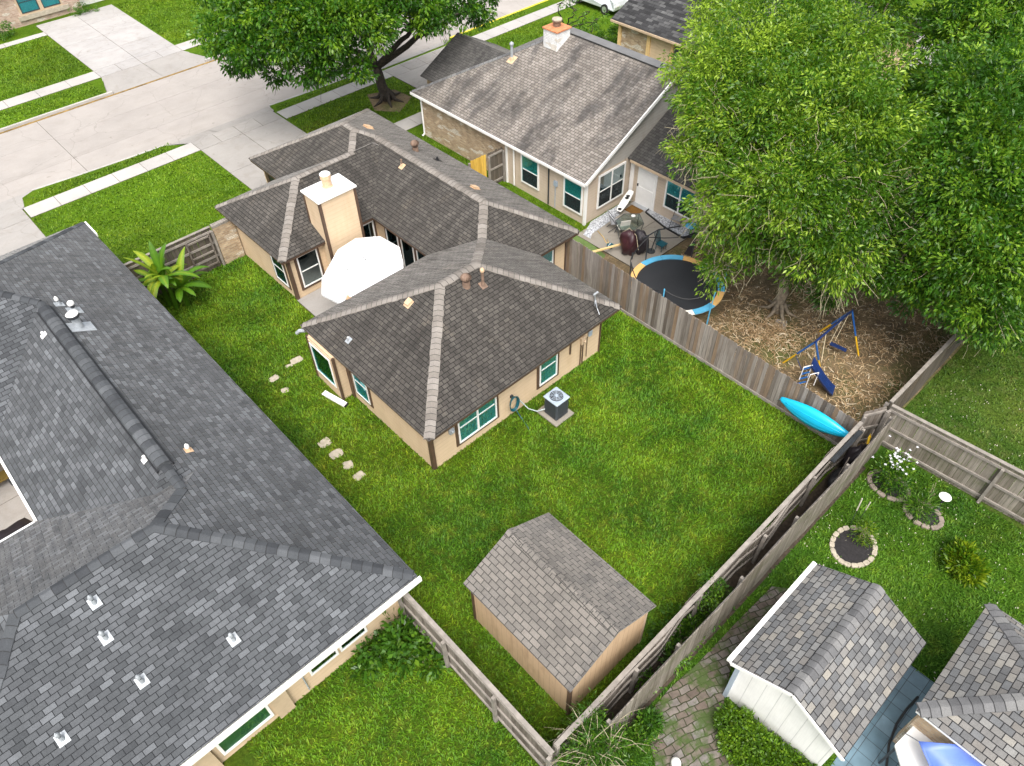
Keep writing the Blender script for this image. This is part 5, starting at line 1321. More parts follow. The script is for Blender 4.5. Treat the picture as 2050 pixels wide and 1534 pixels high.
b = MB(); b.tube([E0.lerp(Vector(((20.43, 7.60)[0],(20.43, 7.60)[1],0)), .6), sa+Vector((-.2,.05,-.4))], .015, 6); b.build('brace', M['navy'], T)

# ---------------------------------------------------------------- neighbour's patio things
T = thing('patio_table', 'glass-topped patio table with thin dark legs on the neighbour patio', 'table', (22.75,17.0,.05))
tp = [(22.06, 17.42, 0.70),(22.75, 17.50, 0.70),(23.23, 17.03, 0.70),(22.81, 16.42, 0.70),(22.05, 16.38, 0.70),(21.73, 16.81, 0.70)]
b = MB(); b.prism(tp, .69, .70); b.build('table_top', M['glass_table'], T)
b = MB(); b.tube([(p[0],p[1],.695) for p in tp+[tp[0]]], .014, 6); b.build('rim', M['dark_metal'], T)
for p in (tp[0],tp[2],tp[3],tp[5]):
    b = MB(); b.tube([(p[0],p[1],.69),(p[0]*.85+22.75*.15,p[1]*.85+17.0*.15,.35),(p[0],p[1],.05)], .014, 6); b.build('leg', M['dark_metal'], T)
T2 = MB(); T2.lathe((22.9,17.1,.70), [(.09,0),(.1,.015),(.09,.03)], 14)
tag(T2.build('plate', M['white'], None), 'small white dish on the glass patio table', 'dish')
def chair(label, x, y, rz, seatmat='cushion', group='folding chairs on the neighbour patio'):
    t = thing('folding_chair', label, 'chair', (x,y,.05), group)
    b = MB(); b.box(x-.22,x+.22,y-.2,y+.22,.45,.48); b.build('seat', M[seatmat], t)
    b = MB(); b.add([(x-.22,y+.2,.5),(x+.22,y+.2,.5),(x+.22,y+.34,1.0),(x-.22,y+.34,1.0),(x-.22,y+.23,.5),(x+.22,y+.23,.5),(x+.22,y+.37,1.0),(x-.22,y+.37,1.0)], [(0,1,2,3),(7,6,5,4),(0,4,5,1),(1,5,6,2),(2,6,7,3),(3,7,4,0)]); b.build('backrest', M[seatmat], t)
    for dx in (-.22,.22):
        for a, c_ in (((dx,.34,.95),(dx,-.28,.05)),((dx,-.2,.47),(dx,.34,.05))):
            b = MB(); b.tube([(x+a[0],y+a[1],a[2]),(x+c_[0],y+c_[1],c_[2])], .013, 6); b.build('leg', M['dark_metal'], t)
    t.rotation_euler = (0,0,rz); return t
p = (22.28, 17.54); chair('grey folding chair nearest the house window', p[0], p[1]+.05, .9)
p = (22.17, 17.11); chair('pale folding chair pushed to the near side of the glass table', p[0]+.05, p[1], 2.6, 'white_pad')
p = (24.35, 15.71); chair('grey high-backed chair against the wall below the double window', p[0]+.1, p[1]+.1, -1.35)
T = thing('game_board', 'white board with two black holes propped by the corner of the house', 'board', (23.9,18.3,.4))
b = MB(); V = []
A_ = Vector((23.15,18.15,.35)); B_ = Vector((24.35,18.45,.75)); dd = (B_-A_); sd_ = Vector((.12,-.32,-.05))
n = 14; P1 = []; P2 = []
for i in range(n+1):
    t = i/n; w = (.6+.4*math.sin(math.pi*t)**.5)*.8
    P1.append(A_+dd*t+sd_*w*.6); P2.append(A_+dd*t-sd_*w*.6)
loop = P1+P2[::-1]; k_ = len(loop); up = Vector((0,0,.03))
b.add(loop+[v-up for v in loop], [tuple(range(k_)), tuple(range(k_,2*k_))[::-1]]+[((i+1)%k_, i, k_+i, k_+(i+1)%k_) for i in range(k_)]); b.build('board_panel', M['white'], T)
b = MB()
for t in (.08,.62,.72):
    c_ = A_+dd*t+up*.2; b.lathe(tuple(c_), [(.09,0),(.09,.02)], 12)
b.build('hole', M['black'], T)
T = MB(); T.box(23.75,24.5,17.6,18.3,.05,.07); tag(T.build('doormat', M['doormat'], None, bevel=.005), 'brown doormat in front of the cream back door', 'doormat')
T = thing('round_side_table', 'round light blue side table beside the grey chair', 'table', (24.45,15.1,0))
c_ = (24.32, 14.95, 0.55)
b = MB(); b.lathe((c_[0],c_[1],.53), [(.26,0),(.27,.02),(.25,.04)], 20); b.build('table_top', M['sky_blue'], T)
b = MB(); b.tube([(c_[0],c_[1],.02),(c_[0],c_[1],.53)], .025, 8); b.build('leg', M['dark_metal'], T)
b = MB(); b.lathe((c_[0],c_[1],.02), [(.18,0),(.17,.03)], 16); b.build('table_base', M['dark_metal'], T)
T = thing('covered_grill', 'barbecue grill under a maroon cover beside a black covered lump', 'grill', (21.2,15.9,0))
g0 = (21.36, 15.86); 
b = MB(); b.blob((g0[0]-.02,g0[1]+.15,.62), .34,.42,.62, 8, .25, 18, 12); b.build('grill_cover', M['maroon'], T, smooth=True)
b = MB(); b.blob((g0[0]+.42,g0[1]-.10,.55), .28,.40,.60, 9, .3, 18, 12); b.build('grill_cover', M['black_cloth'], T, smooth=True, label='black cover draped over the side of the grill')
b = MB(); b.tube([(g0[0]-.1,g0[1]+.5,1.0),(g0[0]+.1,g0[1]+.3,1.24),(g0[0]+.12,g0[1]-.1,1.05),(g0[0]+.0,g0[1]-.38,.5)], .012, 6); b.build('cover_cord', M['rope'], T)
b = MB()
for dx, dy in ((-.2,.3),(.25,.3),(-.2,-.25),(.5,-.3)): b.tube([(g0[0]+dx,g0[1]+dy,0),(g0[0]+dx,g0[1]+dy,.4)], .03, 6)
b.build('grill_leg', M['dark_metal'], T)
T = thing('folded_patio_umbrella', 'grey cantilever pole frame arching over the neighbour patio', 'umbrella frame', (22.6,15.6,0))
q0 = Vector((21.33, 15.30, 1.20)); q1 = Vector((22.23, 15.21, 1.25)); q2 = Vector((23.40, 14.91, 1.00)); q3 = (22.18, 15.40)
b = MB(); b.tube([q0,q1,q2], .03, 8); b.build('arm', M['dark_metal'], T)
b = MB(); b.tube([q1, Vector((q3[0],q3[1],.05))], .02, 6); b.build('pole', M['dark_metal'], T)
b = MB(); b.lathe((q3[0],q3[1],.05), [(.2,0),(.18,.04)], 14); b.build('stand_foot', M['dark_metal'], T)
T = MB(); T.bar((19.60, 16.87, 0.50), (21.51, 16.32, 0.35), .10, .05); tag(T.build('lumber_board', M['pale_wood'], None), 'long pale board leaning across the green strip by the grill', 'board')
T = MB(); T.tube([(21.61, 18.01, 0.07),(21.45, 17.53, 0.07),(21.25, 17.20, 0.07),(21.24, 17.01, 0.07),(21.44, 17.28, 0.07)], .018, 6); tag(T.build('yellow_hose', M['hose_yellow'], None, smooth=True), 'short yellow hose on the neighbour patio', 'hose')
T = thing('water_toy', 'small teal bucket on the patio beside the pale board', 'bucket', (21.1,16.5,.05))
p = (21.10, 16.82); b = MB(); b.lathe((p[0],p[1],.05), [(.11,0),(.15,.14),(.15,.16)], 14); b.build('bucket_body', M['hose_teal'], T)
b = MB(); b.tube([(p[0]-.15,p[1],.2),(p[0],p[1],.3),(p[0]+.15,p[1],.2)], .008, 5); b.build('handle', M['metal'], T)
T = thing('teal_patio_chair', 'small teal slatted chair between the covered grill and the trampoline', 'chair', (21.9,14.9,.05))
p = (22.59, 15.25)
b = MB()
for i in range(5): b.bar((p[0]-.15+i*.07,p[1]+.1,.35),(p[0]-.18+i*.085,p[1]+.25,.85),.04,.015)
b.build('backrest', M['hose_teal'], T)
b = MB(); b.box(p[0]-.18,p[0]+.2,p[1]-.25,p[1]+.12,.33,.36); b.build('seat', M['hose_teal'], T)
for dx in (-.15,.17):
    for dy in (-.2,.1):
        b = MB(); b.tube([(p[0]+dx,p[1]+dy,.03),(p[0]+dx,p[1]+dy,.33)], .015, 6); b.build('leg', M['hose_teal'], T)
# courtyard of the grey-roofed house
T = thing('covered_barbecue', 'dark covered barbecue in the small courtyard at the left edge', 'barbecue', (-3.0,18.6,.05))
b = MB(); b.blob((-3.5,19.1,.5), 1.0,.75,.55, 4, .2, 16, 10); b.build('grill_cover', M['black_cloth'], T, smooth=True)
b = MB(); b.box(-3.9,-3.8,18.9,19.0,.05,.3); b.build('grill_leg', M['dark_metal'], T)
T = thing('yellow_bench', 'low mustard bench in the small courtyard at the left edge', 'bench', (-3.2,20.6,.05))
b = MB(); b.box(-4.4,-2.5,22.0,22.4,.40,.48); b.build('seat', M['mustard'], T)
b = MB(); b.box(-4.4,-4.3,22.0,22.4,.05,.4); b.build('leg', M['dark_metal'], T)
b = MB(); b.box(-2.6,-2.5,22.0,22.4,.05,.4); b.build('leg', M['dark_metal'], T)

# ---------------------------------------------------------------- parked car
T = thing('parked_car', 'silver parked car partly hidden behind the charcoal roof at the top', 'car', (41.3,36.0,0))
x0, y0 = 41.3, 36.0
prof = [(-2.2,.35),(-2.25,.7),(-2.0,.86),(-1.1,.95),(-.55,1.38),(.7,1.42),(1.55,1.02),(2.15,.92),(2.25,.6),(2.2,.35)]
b = MB(); V = []
for sx, w in ((-1,1),(1,1)):
    for (y, z) in prof:
        inx = .88 if z < 1.0 else .68
        V.append((x0+sx*inx, y0-y, z))
k_ = len(prof); b.add(V, [tuple(range(k_)), tuple(range(k_,2*k_))[::-1]]+[(i,k_+i,k_+(i+1)%k_,(i+1)%k_) for i in range(k_)])
b.build('body', M['carpaint'], T, bevel=.06)
for (ya_, yb_) in ((-.98,-.62),(.80,1.42)):
    b = MB(); za, zb2 = (.99,1.33) if ya_ < 0 else (1.38,1.07)
    b.add([(x0-.62,y0-ya_,za+.02),(x0+.62,y0-ya_,za+.02),(x0+.6,y0-yb_,zb2+.02),(x0-.6,y0-yb_,zb2+.02),(x0-.62,y0-ya_,za-.02),(x0+.62,y0-ya_,za-.02),(x0+.6,y0-yb_,zb2-.02),(x0-.6,y0-yb_,zb2-.02)], [(0,1,2,3),(7,6,5,4),(0,4,5,1),(2,6,7,3),(1,5,6,2),(3,7,4,0)]); b.build('windscreen', M['black'], T)
for s_ in (-1, 1):
    b = MB(); b.add([(x0+s_*.80,y0+.85,1.0),(x0+s_*.80,y0-1.2,1.0),(x0+s_*.705,y0-.72,1.32),(x0+s_*.705,y0+.5,1.32),(x0+s_*.78,y0+.85,1.0),(x0+s_*.78,y0-1.2,1.0),(x0+s_*.69,y0-.72,1.32),(x0+s_*.69,y0+.5,1.32)], [(0,1,2,3),(7,6,5,4),(0,4,5,1),(1,5,6,2),(2,6,7,3),(3,7,4,0)]); b.build('side_window', M['black'], T)
    for dy in (-1.4, 1.35):
        b = MB(); n = 18; V = []
        for xx in (x0+s_*.72, x0+s_*.92): V += [(xx, y0+dy+.33*math.cos(2*math.pi*i/n), .33+.33*math.sin(2*math.pi*i/n)) for i in range(n)]
        b.add(V, [tuple(range(n)), tuple(range(n,2*n))[::-1]]+[(i,n+i,n+(i+1)%n,(i+1)%n) for i in range(n)]); w_ = b.build('wheel', M['tire'], T)
        b = MB(); V = []
        for xx in (x0+s_*.90, x0+s_*.93): V += [(xx, y0+dy+.2*math.cos(2*math.pi*i/n), .33+.2*math.sin(2*math.pi*i/n)) for i in range(n)]
        b.add(V, [tuple(range(n)), tuple(range(n,2*n))[::-1]]+[(i,n+i,n+(i+1)%n,(i+1)%n) for i in range(n)]); b.build('rim', M['metal'], w_)
    b = MB(); b.box(x0+s_*.55-.12,x0+s_*.55+.12,y0-2.28,y0-2.18,.62,.74); b.build('headlight', M['white'], T)

# ---------------------------------------------------------------- foliage
def leaf_cloud(name, lobes, mat, parent, size=(.10,.18), per=900, cl=26, spread=.26, seed=1, droop=.25, aspect=.42, shell=.55, kind=None, rscale=1.0, hgt=0.0, rag=0.0, side=0.0):
    rs = np.random.RandomState(seed); C_ = []; Dn = []; To = []
    zs = [l[2] for l in lobes]; z_lo, z_hi = min(zs), max(zs)+1e-3
    for (x, y, z, r) in lobes:
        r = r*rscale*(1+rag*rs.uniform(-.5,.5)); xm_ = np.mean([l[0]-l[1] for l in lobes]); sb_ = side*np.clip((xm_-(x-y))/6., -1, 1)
        ncl = max(4, int(per*r*r/cl)); u = rs.normal(size=(ncl,3)); u /= np.linalg.norm(u, axis=1)[:,None]
        rad = r*(shell+(1.12-shell)*rs.uniform(0,1,ncl)**.7)
        c = np.array([x,y,z])+u*rad[:,None]*np.array([1,1,.85])
        tb = rs.uniform(0,.26)+rs.uniform(.0,1,ncl)**1.2*.78+hgt*((z-z_lo)/(z_hi-z_lo)-.5)+sb_  # sunlight painted into leaf tone: lighter higher up and towards one side
        if rag:
            out = rs.uniform(0,1,ncl) < .06; c[out] = np.array([x,y,z])+u[out]*(r*rs.uniform(1.1,1.45,out.sum()))[:,None]
        for j in range(ncl):
            k = cl; dd = rs.normal(size=(k,3)); dd /= np.linalg.norm(dd,axis=1)[:,None]
            o = dd*(spread*rs.uniform(.15,1,k)**.6)[:,None]*np.array([1,1,.7])
            C_.append(c[j]+o); d_ = dd*.8+u[j]*.6+rs.normal(scale=.3,size=(k,3)); d_[:,2] -= droop; Dn.append(d_); To.append(np.clip(np.full(k,tb[j])+rs.normal(0,.05,k),0,1))
    C_ = np.concatenate(C_); D = np.concatenate(Dn); tone = np.concatenate(To); D /= np.linalg.norm(D,axis=1)[:,None]
    n = len(C_); L = rs.uniform(size[0],size[1],n)[:,None]; r3 = rs.normal(size=(n,3))*np.array([1,1,.6])
    S_ = np.cross(D, r3); S_ /= np.linalg.norm(S_,axis=1)[:,None]; Nn = np.cross(D,S_)
    a = C_; m1 = C_+D*L*.45+S_*L*aspect*.5+Nn*L*.06; t_ = C_+D*L-np.array([0,0,1])*L*.08; m2 = C_+D*L*.45-S_*L*aspect*.5+Nn*L*.06
    V = np.stack([a,m1,t_,m2],1).reshape(-1,3); k = np.arange(n)*4; F_ = np.stack([k,k+1,k+2,k+3],1).ravel()
    return fast_mesh(name, V, F_, 4, mat, parent, np.repeat(tone,4), kind)

def branch(b, p, q, r0, r1, rr, sag=.0, n=6, jit=.12):
    p = Vector(p); q = Vector(q); pts = []
    for i in range(n+1):
        t = i/n; c = p.lerp(q,t); j = jit*math.sin(math.pi*t)
        pts.append(c+Vector((rr.uniform(-j,j), rr.uniform(-j,j), rr.uniform(-j,j)*.6+sag*math.sin(math.pi*t))))
    b.tube(pts, [r0+(r1-r0)*i/n for i in range(n+1)], 7); return pts

def tree(name, label, cat, base, forks, lobes, mat, bark, seed, trunk_r=.25, twigs=0, twigmat='twig', group=None, **kw):
    T = thing(name, label, cat, (base[0],base[1],0), group); rr = random.Random(seed)
    b = MB(); tp = forks[0]
    branch(b, base, tp, trunk_r, trunk_r*.7, rr, 0, 6, .05)
    for i in range(6):
        a = i*1.05+rr.uniform(-.2,.2); b.tube([Vector(base)+Vector((math.cos(a)*trunk_r*3.2, math.sin(a)*trunk_r*3.2, .0)), Vector(base)+Vector((math.cos(a)*trunk_r*1.6, math.sin(a)*trunk_r*1.6, .10)), Vector(base)+Vector((math.cos(a)*trunk_r*.5, math.sin(a)*trunk_r*.5, .5))], [trunk_r*.12,trunk_r*.3,trunk_r*.4], 6)
    b.build('trunk', bark, T, smooth=True)
    hubs = [Vector(f) for f in forks[1:]] or [Vector(tp)]
    b = MB()
    for h in hubs: branch(b, tp, h, trunk_r*.55, trunk_r*.32, rr, .1, 6, .15)
    ends = []
    for l in lobes:
        c = Vector(l[:3]); h = min(hubs, key=lambda v: (v-c).length); q = c+(h-c)*.12
        ends.append(branch(b, h, q, trunk_r*.26, .025, rr, .15, 6, .25))
    b.build('limbs', bark, T, smooth=True)
    if twigs:
        b = MB(); low = sorted(lobes, key=lambda l: l[2]+.25*l[0])[:max(6, int(len(lobes)*.6))]
        for i in range(twigs):
            l = rr.choice(low); c = Vector(l[:3]); u = Vector((rr.gauss(0,1),rr.gauss(0,1),rr.gauss(0,.8))).normalized()
            p = c+u*l[3]*.3; q = c+u*l[3]*rr.uniform(1.1,1.7)+Vector((0,0,-rr.uniform(0,.9)))
            branch(b, p, q, .012, .005, rr, rr.uniform(-.1,.15), 4, .12)
        b.build('twigs', M[twigmat], T, kind='stuff')
    leaf_cloud('crown', lobes, mat, T, seed=seed, **kw)
    return T
BIG = [(27.3,14.73,10.07,0.48),(28.73,11.34,10.55,0.5),(25.79,16.65,9.02,0.6),(26.67,15.36,9.22,0.78),(27.4,13.97,9.31,0.87),(27.9,12.93,9.47,0.86),(28.51,11.27,9.65,0.99),(24.23,15.51,8.41,0.67),(23.9,13.64,9.08,1.25),(24.1,12.24,9.28,1.25),(25.67,12.46,9.23,1.25),(25.84,11.0,9.35,1.25),(28.39,10.56,8.82,0.69),(23.12,15.63,7.76,0.53),(22.01,13.71,8.46,1.06),(22.55,12.37,9.13,1.25),(23.47,11.1,8.94,1.25),(23.59,9.98,8.95,1.25),(25.29,9.7,8.79,1.25),(21.14,13.03,7.96,1.05),(21.21,12.21,7.94,1.25),(21.93,10.93,8.44,1.25),(22.42,9.83,8.54,1.25),(23.14,9.37,8.76,1.25),(24.07,7.83,8.53,0.66),(20.29,13.48,6.61,0.56),(20.7,12.57,7.52,1.06),(20.87,11.06,7.52,1.25),(21.34,9.96,7.84,1.25),(22.18,8.71,8.06,1.25),(22.9,8.31,7.99,1.25),(23.76,7.26,7.65,0.57),(19.65,12.42,6.76,0.51),(19.83,10.85,6.75,1.25),(20.24,9.64,6.87,1.25),(20.9,8.76,7.24,1.25),(21.86,7.88,7.22,1.25),(22.74,6.55,7.22,0.51),(19.81,10.83,5.76,1.14),(19.81,9.46,6.72,1.25),(20.23,8.61,6.81,1.25),(21.28,7.66,6.47,1.25),(21.97,7.05,6.3,1.25),(22.75,6.24,6.32,0.51),(19.42,11.01,4.89,0.5),(19.84,9.58,4.68,0.86),(20.13,8.63,4.97,0.86),(20.42,7.4,5.61,1.25),(21.51,7.05,5.19,1.25),(22.62,5.94,5.67,0.57),(19.7,10.58,3.26,0.59),(20.88,8.42,3.55,0.48),(20.88,7.12,3.98,0.58),(22.55,6.32,3.74,0.58),(22.48,7.56,2.19,0.56)]
DARK = [(30.39,9.1,10.63,0.56),(30.93,8.21,10.81,0.55),(30.09,9.18,9.68,1.02),(30.42,8.85,10.1,0.67),(31.11,7.22,9.63,0.73),(29.35,9.8,8.85,0.54),(30.26,8.43,8.93,1.3),(30.79,6.99,8.55,1.13),(31.16,6.1,8.64,0.6),(28.84,9.31,7.33,0.53),(27.02,7.59,8.32,1.05),(27.43,6.6,8.55,1.3),(27.82,5.39,8.79,0.63),(26.7,7.75,7.79,0.69),(26.01,6.17,8.46,1.3),(26.18,5.31,8.54,1.27),(26.76,4.58,8.84,0.54),(24.77,7.44,7.42,0.58),(25.14,6.11,7.7,1.3),(24.81,5.08,8.16,1.3),(25.41,4.41,7.98,1.0),(23.53,6.0,6.68,0.51),(23.4,5.04,7.21,1.3),(24.19,4.22,7.18,1.3),(23.41,5.19,6.41,1.3),(23.26,4.21,6.68,1.3),(24.03,3.28,6.77,0.8),(22.39,5.72,4.58,0.59),(22.83,4.61,4.99,1.25),(23.04,3.84,5.68,1.3),(23.78,2.87,5.99,0.98),(24.53,2.18,5.94,0.6),(22.65,4.93,3.71,0.47),(22.93,4.28,4.31,0.89),(22.8,3.02,4.55,0.92),(24.82,1.57,3.84,0.5),(23.92,2.91,2.78,0.53),(24.75,2.46,2.8,0.75)]
OAK = [(16.56,40.24,7.07,0.6),(16.62,37.81,7.42,0.55),(20.29,32.34,7.76,0.59),(23.71,32.27,7.17,0.56),(27.99,32.98,5.75,0.62),(28.94,32.16,5.78,0.58),(15.87,39.83,6.58,0.76),(15.83,36.32,7.16,1.14),(16.25,34.98,7.42,1.02),(16.76,33.2,7.34,1.15),(18.1,32.58,7.08,1.15),(19.07,31.65,7.08,1.15),(20.55,31.57,7.29,1.0),(21.45,31.1,7.29,0.88),(22.78,31.0,6.4,1.01),(25.31,31.65,5.61,1.07),(28.12,32.14,5.39,0.66),(14.84,37.76,5.46,0.74),(15.42,35.03,6.8,1.15),(16.02,33.36,6.98,1.15),(16.62,32.55,6.42,1.15),(17.82,31.68,6.65,1.15),(19.01,31.02,6.42,1.15),(20.23,30.68,6.09,0.55),(22.51,30.72,5.61,0.59),(23.43,30.4,5.39,0.51),(26.66,31.68,4.62,0.6),(14.09,35.43,5.92,0.82),(15.03,34.17,5.69,1.15),(15.86,32.68,5.99,1.15),(16.98,32.18,5.75,1.08),(18.13,31.23,5.39,0.56),(19.57,30.55,5.56,0.54),(14.94,36.31,4.17,0.59),(16.14,34.88,3.61,0.54),(16.61,32.66,4.33,0.63),(17.21,31.96,4.65,0.63),(18.58,31.33,4.3,0.57)]
rr_ = random.Random(5)
BIG += [(24.5,12,6.5,1.6),(26.5,13,7,1.6),(25,10.5,7.5,1.5),(27,11.5,6,1.6),(23.5,12.5,5.5,1.3),(26,15,5.5,1.4),(28.5,13.5,5.5,1.4),(27,9,5.5,1.4),(24,9.5,5.5,1.3)]
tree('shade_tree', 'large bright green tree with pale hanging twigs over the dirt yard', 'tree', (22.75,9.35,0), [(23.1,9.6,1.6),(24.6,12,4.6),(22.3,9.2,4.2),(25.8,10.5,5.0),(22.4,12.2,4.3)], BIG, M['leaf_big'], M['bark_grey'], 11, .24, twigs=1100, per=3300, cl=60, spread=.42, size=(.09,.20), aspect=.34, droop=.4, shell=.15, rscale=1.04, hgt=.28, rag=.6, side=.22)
DARK += [(28.5,5.5,6,1.8),(30,4,5.5,1.6),(26.5,5,5.5,1.6),(29,8,6.5,1.6),(31,7,6,1.6),(27,3,4,1.4)]
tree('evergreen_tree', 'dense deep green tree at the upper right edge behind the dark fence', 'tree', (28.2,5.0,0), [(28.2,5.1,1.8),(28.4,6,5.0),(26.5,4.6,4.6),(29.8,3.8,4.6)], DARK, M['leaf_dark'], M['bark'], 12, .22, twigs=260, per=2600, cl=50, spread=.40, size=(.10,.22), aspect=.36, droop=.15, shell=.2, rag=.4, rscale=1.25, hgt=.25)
OAK += [(22,36.5,6.6,1.5),(20,36,6.4,1.4),(24.5,35.5,6.5,1.4),(22,33.5,6.2,1.3),(19,38,6,1.4),(24,38.5,6.2,1.4)]
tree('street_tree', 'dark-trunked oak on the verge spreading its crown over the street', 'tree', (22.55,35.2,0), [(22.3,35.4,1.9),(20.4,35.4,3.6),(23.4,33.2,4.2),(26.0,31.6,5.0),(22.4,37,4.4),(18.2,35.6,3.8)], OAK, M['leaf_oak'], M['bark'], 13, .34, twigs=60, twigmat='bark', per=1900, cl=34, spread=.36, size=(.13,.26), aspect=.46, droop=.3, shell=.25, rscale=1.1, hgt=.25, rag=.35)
tree('young_tree', 'small multi-stemmed tree beside the white chimney near the car', 'tree', (35.85, 33.92, 0.00), [(35.19, 33.41, 0.80),(33.91, 31.33, 2.60),(33.79, 32.55, 2.60),(35.60, 31.66, 2.20),(35.96, 31.33, 1.60)], [(*(34.75, 31.47, 1.90),.7),(*(35.85, 31.25, 1.80),.6),(*(34.46, 31.86, 2.60),.6),(*(35.39, 31.38, 1.00),.6),(*(33.58, 32.07, 3.20),.6)], M['leaf_shrub'], M['bark'], 14, .09, per=300, cl=14, spread=.35, size=(.1,.2), droop=.3, shell=.1)
def shrub(name, label, cat, p, lobes, mat, seed, group=None, stems=8, **kw):
    T = thing(name, label, cat, (p[0],p[1],0), group); rr = random.Random(seed); b = MB()
    for i in range(stems):
        l = rr.choice(lobes); branch(b, (p[0]+rr.uniform(-.1,.1),p[1]+rr.uniform(-.1,.1),0), (l[0]+rr.uniform(-.1,.1),l[1]+rr.uniform(-.1,.1),l[2]), .018, .008, rr, 0, 3, .05)
    b.build('stems', M['twig'], T); leaf_cloud('foliage', lobes, mat, T, seed=seed, **kw); return T
shrub('leafy_shrub', 'dark green leafy shrub in the corner of the grey-roofed house and its fence', 'shrub', (3.3,8.85), [(3.05,8.95,.30,.42),(3.5,8.75,.35,.42),(3.75,8.25,.22,.36),(2.65,9.1,.25,.35),(3.25,8.35,.16,.34),(3.72,7.75,.12,.25),(2.4,8.9,.1,.22)], M['leaf_shrub'], 21, per=2600, cl=16, spread=.28, size=(.12,.26), aspect=.5, shell=.1, rag=.6)
shrub('evergreen_bush', 'dark upright bush beside the brick corner of the charcoal-roofed house', 'bush', (37.29, 30.57), [(*(37.02, 30.42, 0.80),.55),(*(36.38, 30.00, 1.40),.4)], M['leaf_dark'], 22, per=3000, cl=18, spread=.2, size=(.08,.15))
shrub('low_bush', 'bright low bushes behind the white chimney', 'bush', (36.97, 32.76), [(*(36.83, 33.53, 0.30),.5),(*(36.81, 32.42, 0.30),.6),(*(37.19, 31.48, 0.30),.5)], M['leaf_shrub'], 23, per=2500, cl=18, spread=.2, size=(.08,.15))
shrub('small_bush', 'round bush against the brick wall at the top left corner', 'bush', (9.60, 61.02), [(*(9.70, 60.65, 0.50),.6)], M['leaf_shrub'], 24, per=3000, cl=18, spread=.2, size=(.08,.14))
shrub('small_bush', 'small bush beside the downspout of the brick house across the street', 'bush', (15.15, 61.56), [(*(15.14, 61.07, 0.40),.45),(*(14.60, 61.10, 0.20),.35),(*(15.89, 61.00, 0.15),.3)], M['leaf_shrub'], 25, per=3500, cl=18, spread=.15, size=(.07,.12))
shrub('clipped_hedge', 'clipped yellow-green hedge below the white-panelled outbuilding', 'hedge', (8.2,.5), [(8.25,1.15,.3,.42),(8.2,.6,.32,.45),(8.25,.1,.3,.45),(8.3,-.4,.3,.45),(8.4,-.9,.3,.4),(7.95,.85,.25,.38),(7.9,.3,.25,.38),(8.0,-.2,.25,.4)], M['leaf_hedge'], 26, per=14000, cl=16, spread=.10, size=(.06,.11), aspect=.5, shell=.75)
shrub('round_bush', 'round yellow-tipped bush on the rear garden lawn', 'bush', (16.85,-.78), [(16.85,-.72,.34,.44),(16.78,-.95,.28,.35),(17.0,-.55,.3,.35)], M['leaf_yellow'], 27, per=8000, cl=16, spread=.13, size=(.12,.22), aspect=.3, droop=-.5, shell=.7)
shrub('vine_tangle', 'tangle of vines and grasses where the three fences meet at the bottom', 'vine', (5.0,3.2), [(5.1,3.5,1.3,.4),(5.5,3.6,1.5,.35),(4.7,3.1,1.1,.45),(5.3,2.9,1.3,.45),(5.7,2.9,.9,.4),(4.5,3.6,.9,.4),(4.9,2.7,1.0,.5),(6.0,2.6,.6,.4),(5.0,3.1,1.5,.5),(5.3,3.3,1.2,.45),(4.8,2.4,.8,.45),(5.5,2.4,.7,.4)], M['leaf_shrub'], 28, per=3600, cl=16, spread=.25, size=(.06,.15), aspect=.28, stems=14, shell=.2)
shrub('climbing_weed', 'leafy weed climbing over the sagging fence behind the shed', 'weed', (10.60, 3.64), [(*(10.38, 3.71, 1.50),.26),(*(10.14, 3.55, 1.20),.3),(*(10.63, 3.54, 1.00),.22)], M['leaf_shrub'], 29, per=7000, cl=14, spread=.15, size=(.05,.11), aspect=.35)
shrub('alley_weeds', 'weeds growing in the gap between the two rear fences', 'weed', (9,3.4), [(8.6,3.35,.3,.3),(9.4,3.4,.35,.3),(10.1,3.35,.4,.3),(7.6,3.4,.25,.25),(10.9,3.4,.25,.22),(8.9,3.9,.2,.3),(9.5,4.0,.25,.25)], M['leaf_shrub'], 30, per=5000, cl=14, spread=.18, size=(.08,.16))
# long arching grass leaves over the fence corner
T = thing('ornamental_grass', 'grey-green arching grass spilling over the fences at the bottom edge', 'grass clump', (5.0,3.0,0))
b = MB(); rr = random.Random(31)
for i in range(60):
    a = rr.uniform(0,6.28); L_ = rr.uniform(.5,1.35); p = Vector((5.0+rr.uniform(-.4,.4),3.0+rr.uniform(-.35,.35),rr.uniform(.2,.8))); d = Vector((math.cos(a),math.sin(a),0))
    b.tube([p, p+d*L_*.25+Vector((0,0,.9)), p+d*L_*.65+Vector((0,0,1.05)), p+d*L_+Vector((0,0,.65))], [.008,.008,.006,.003], 4)
b.build('blades', M['twig'], T)

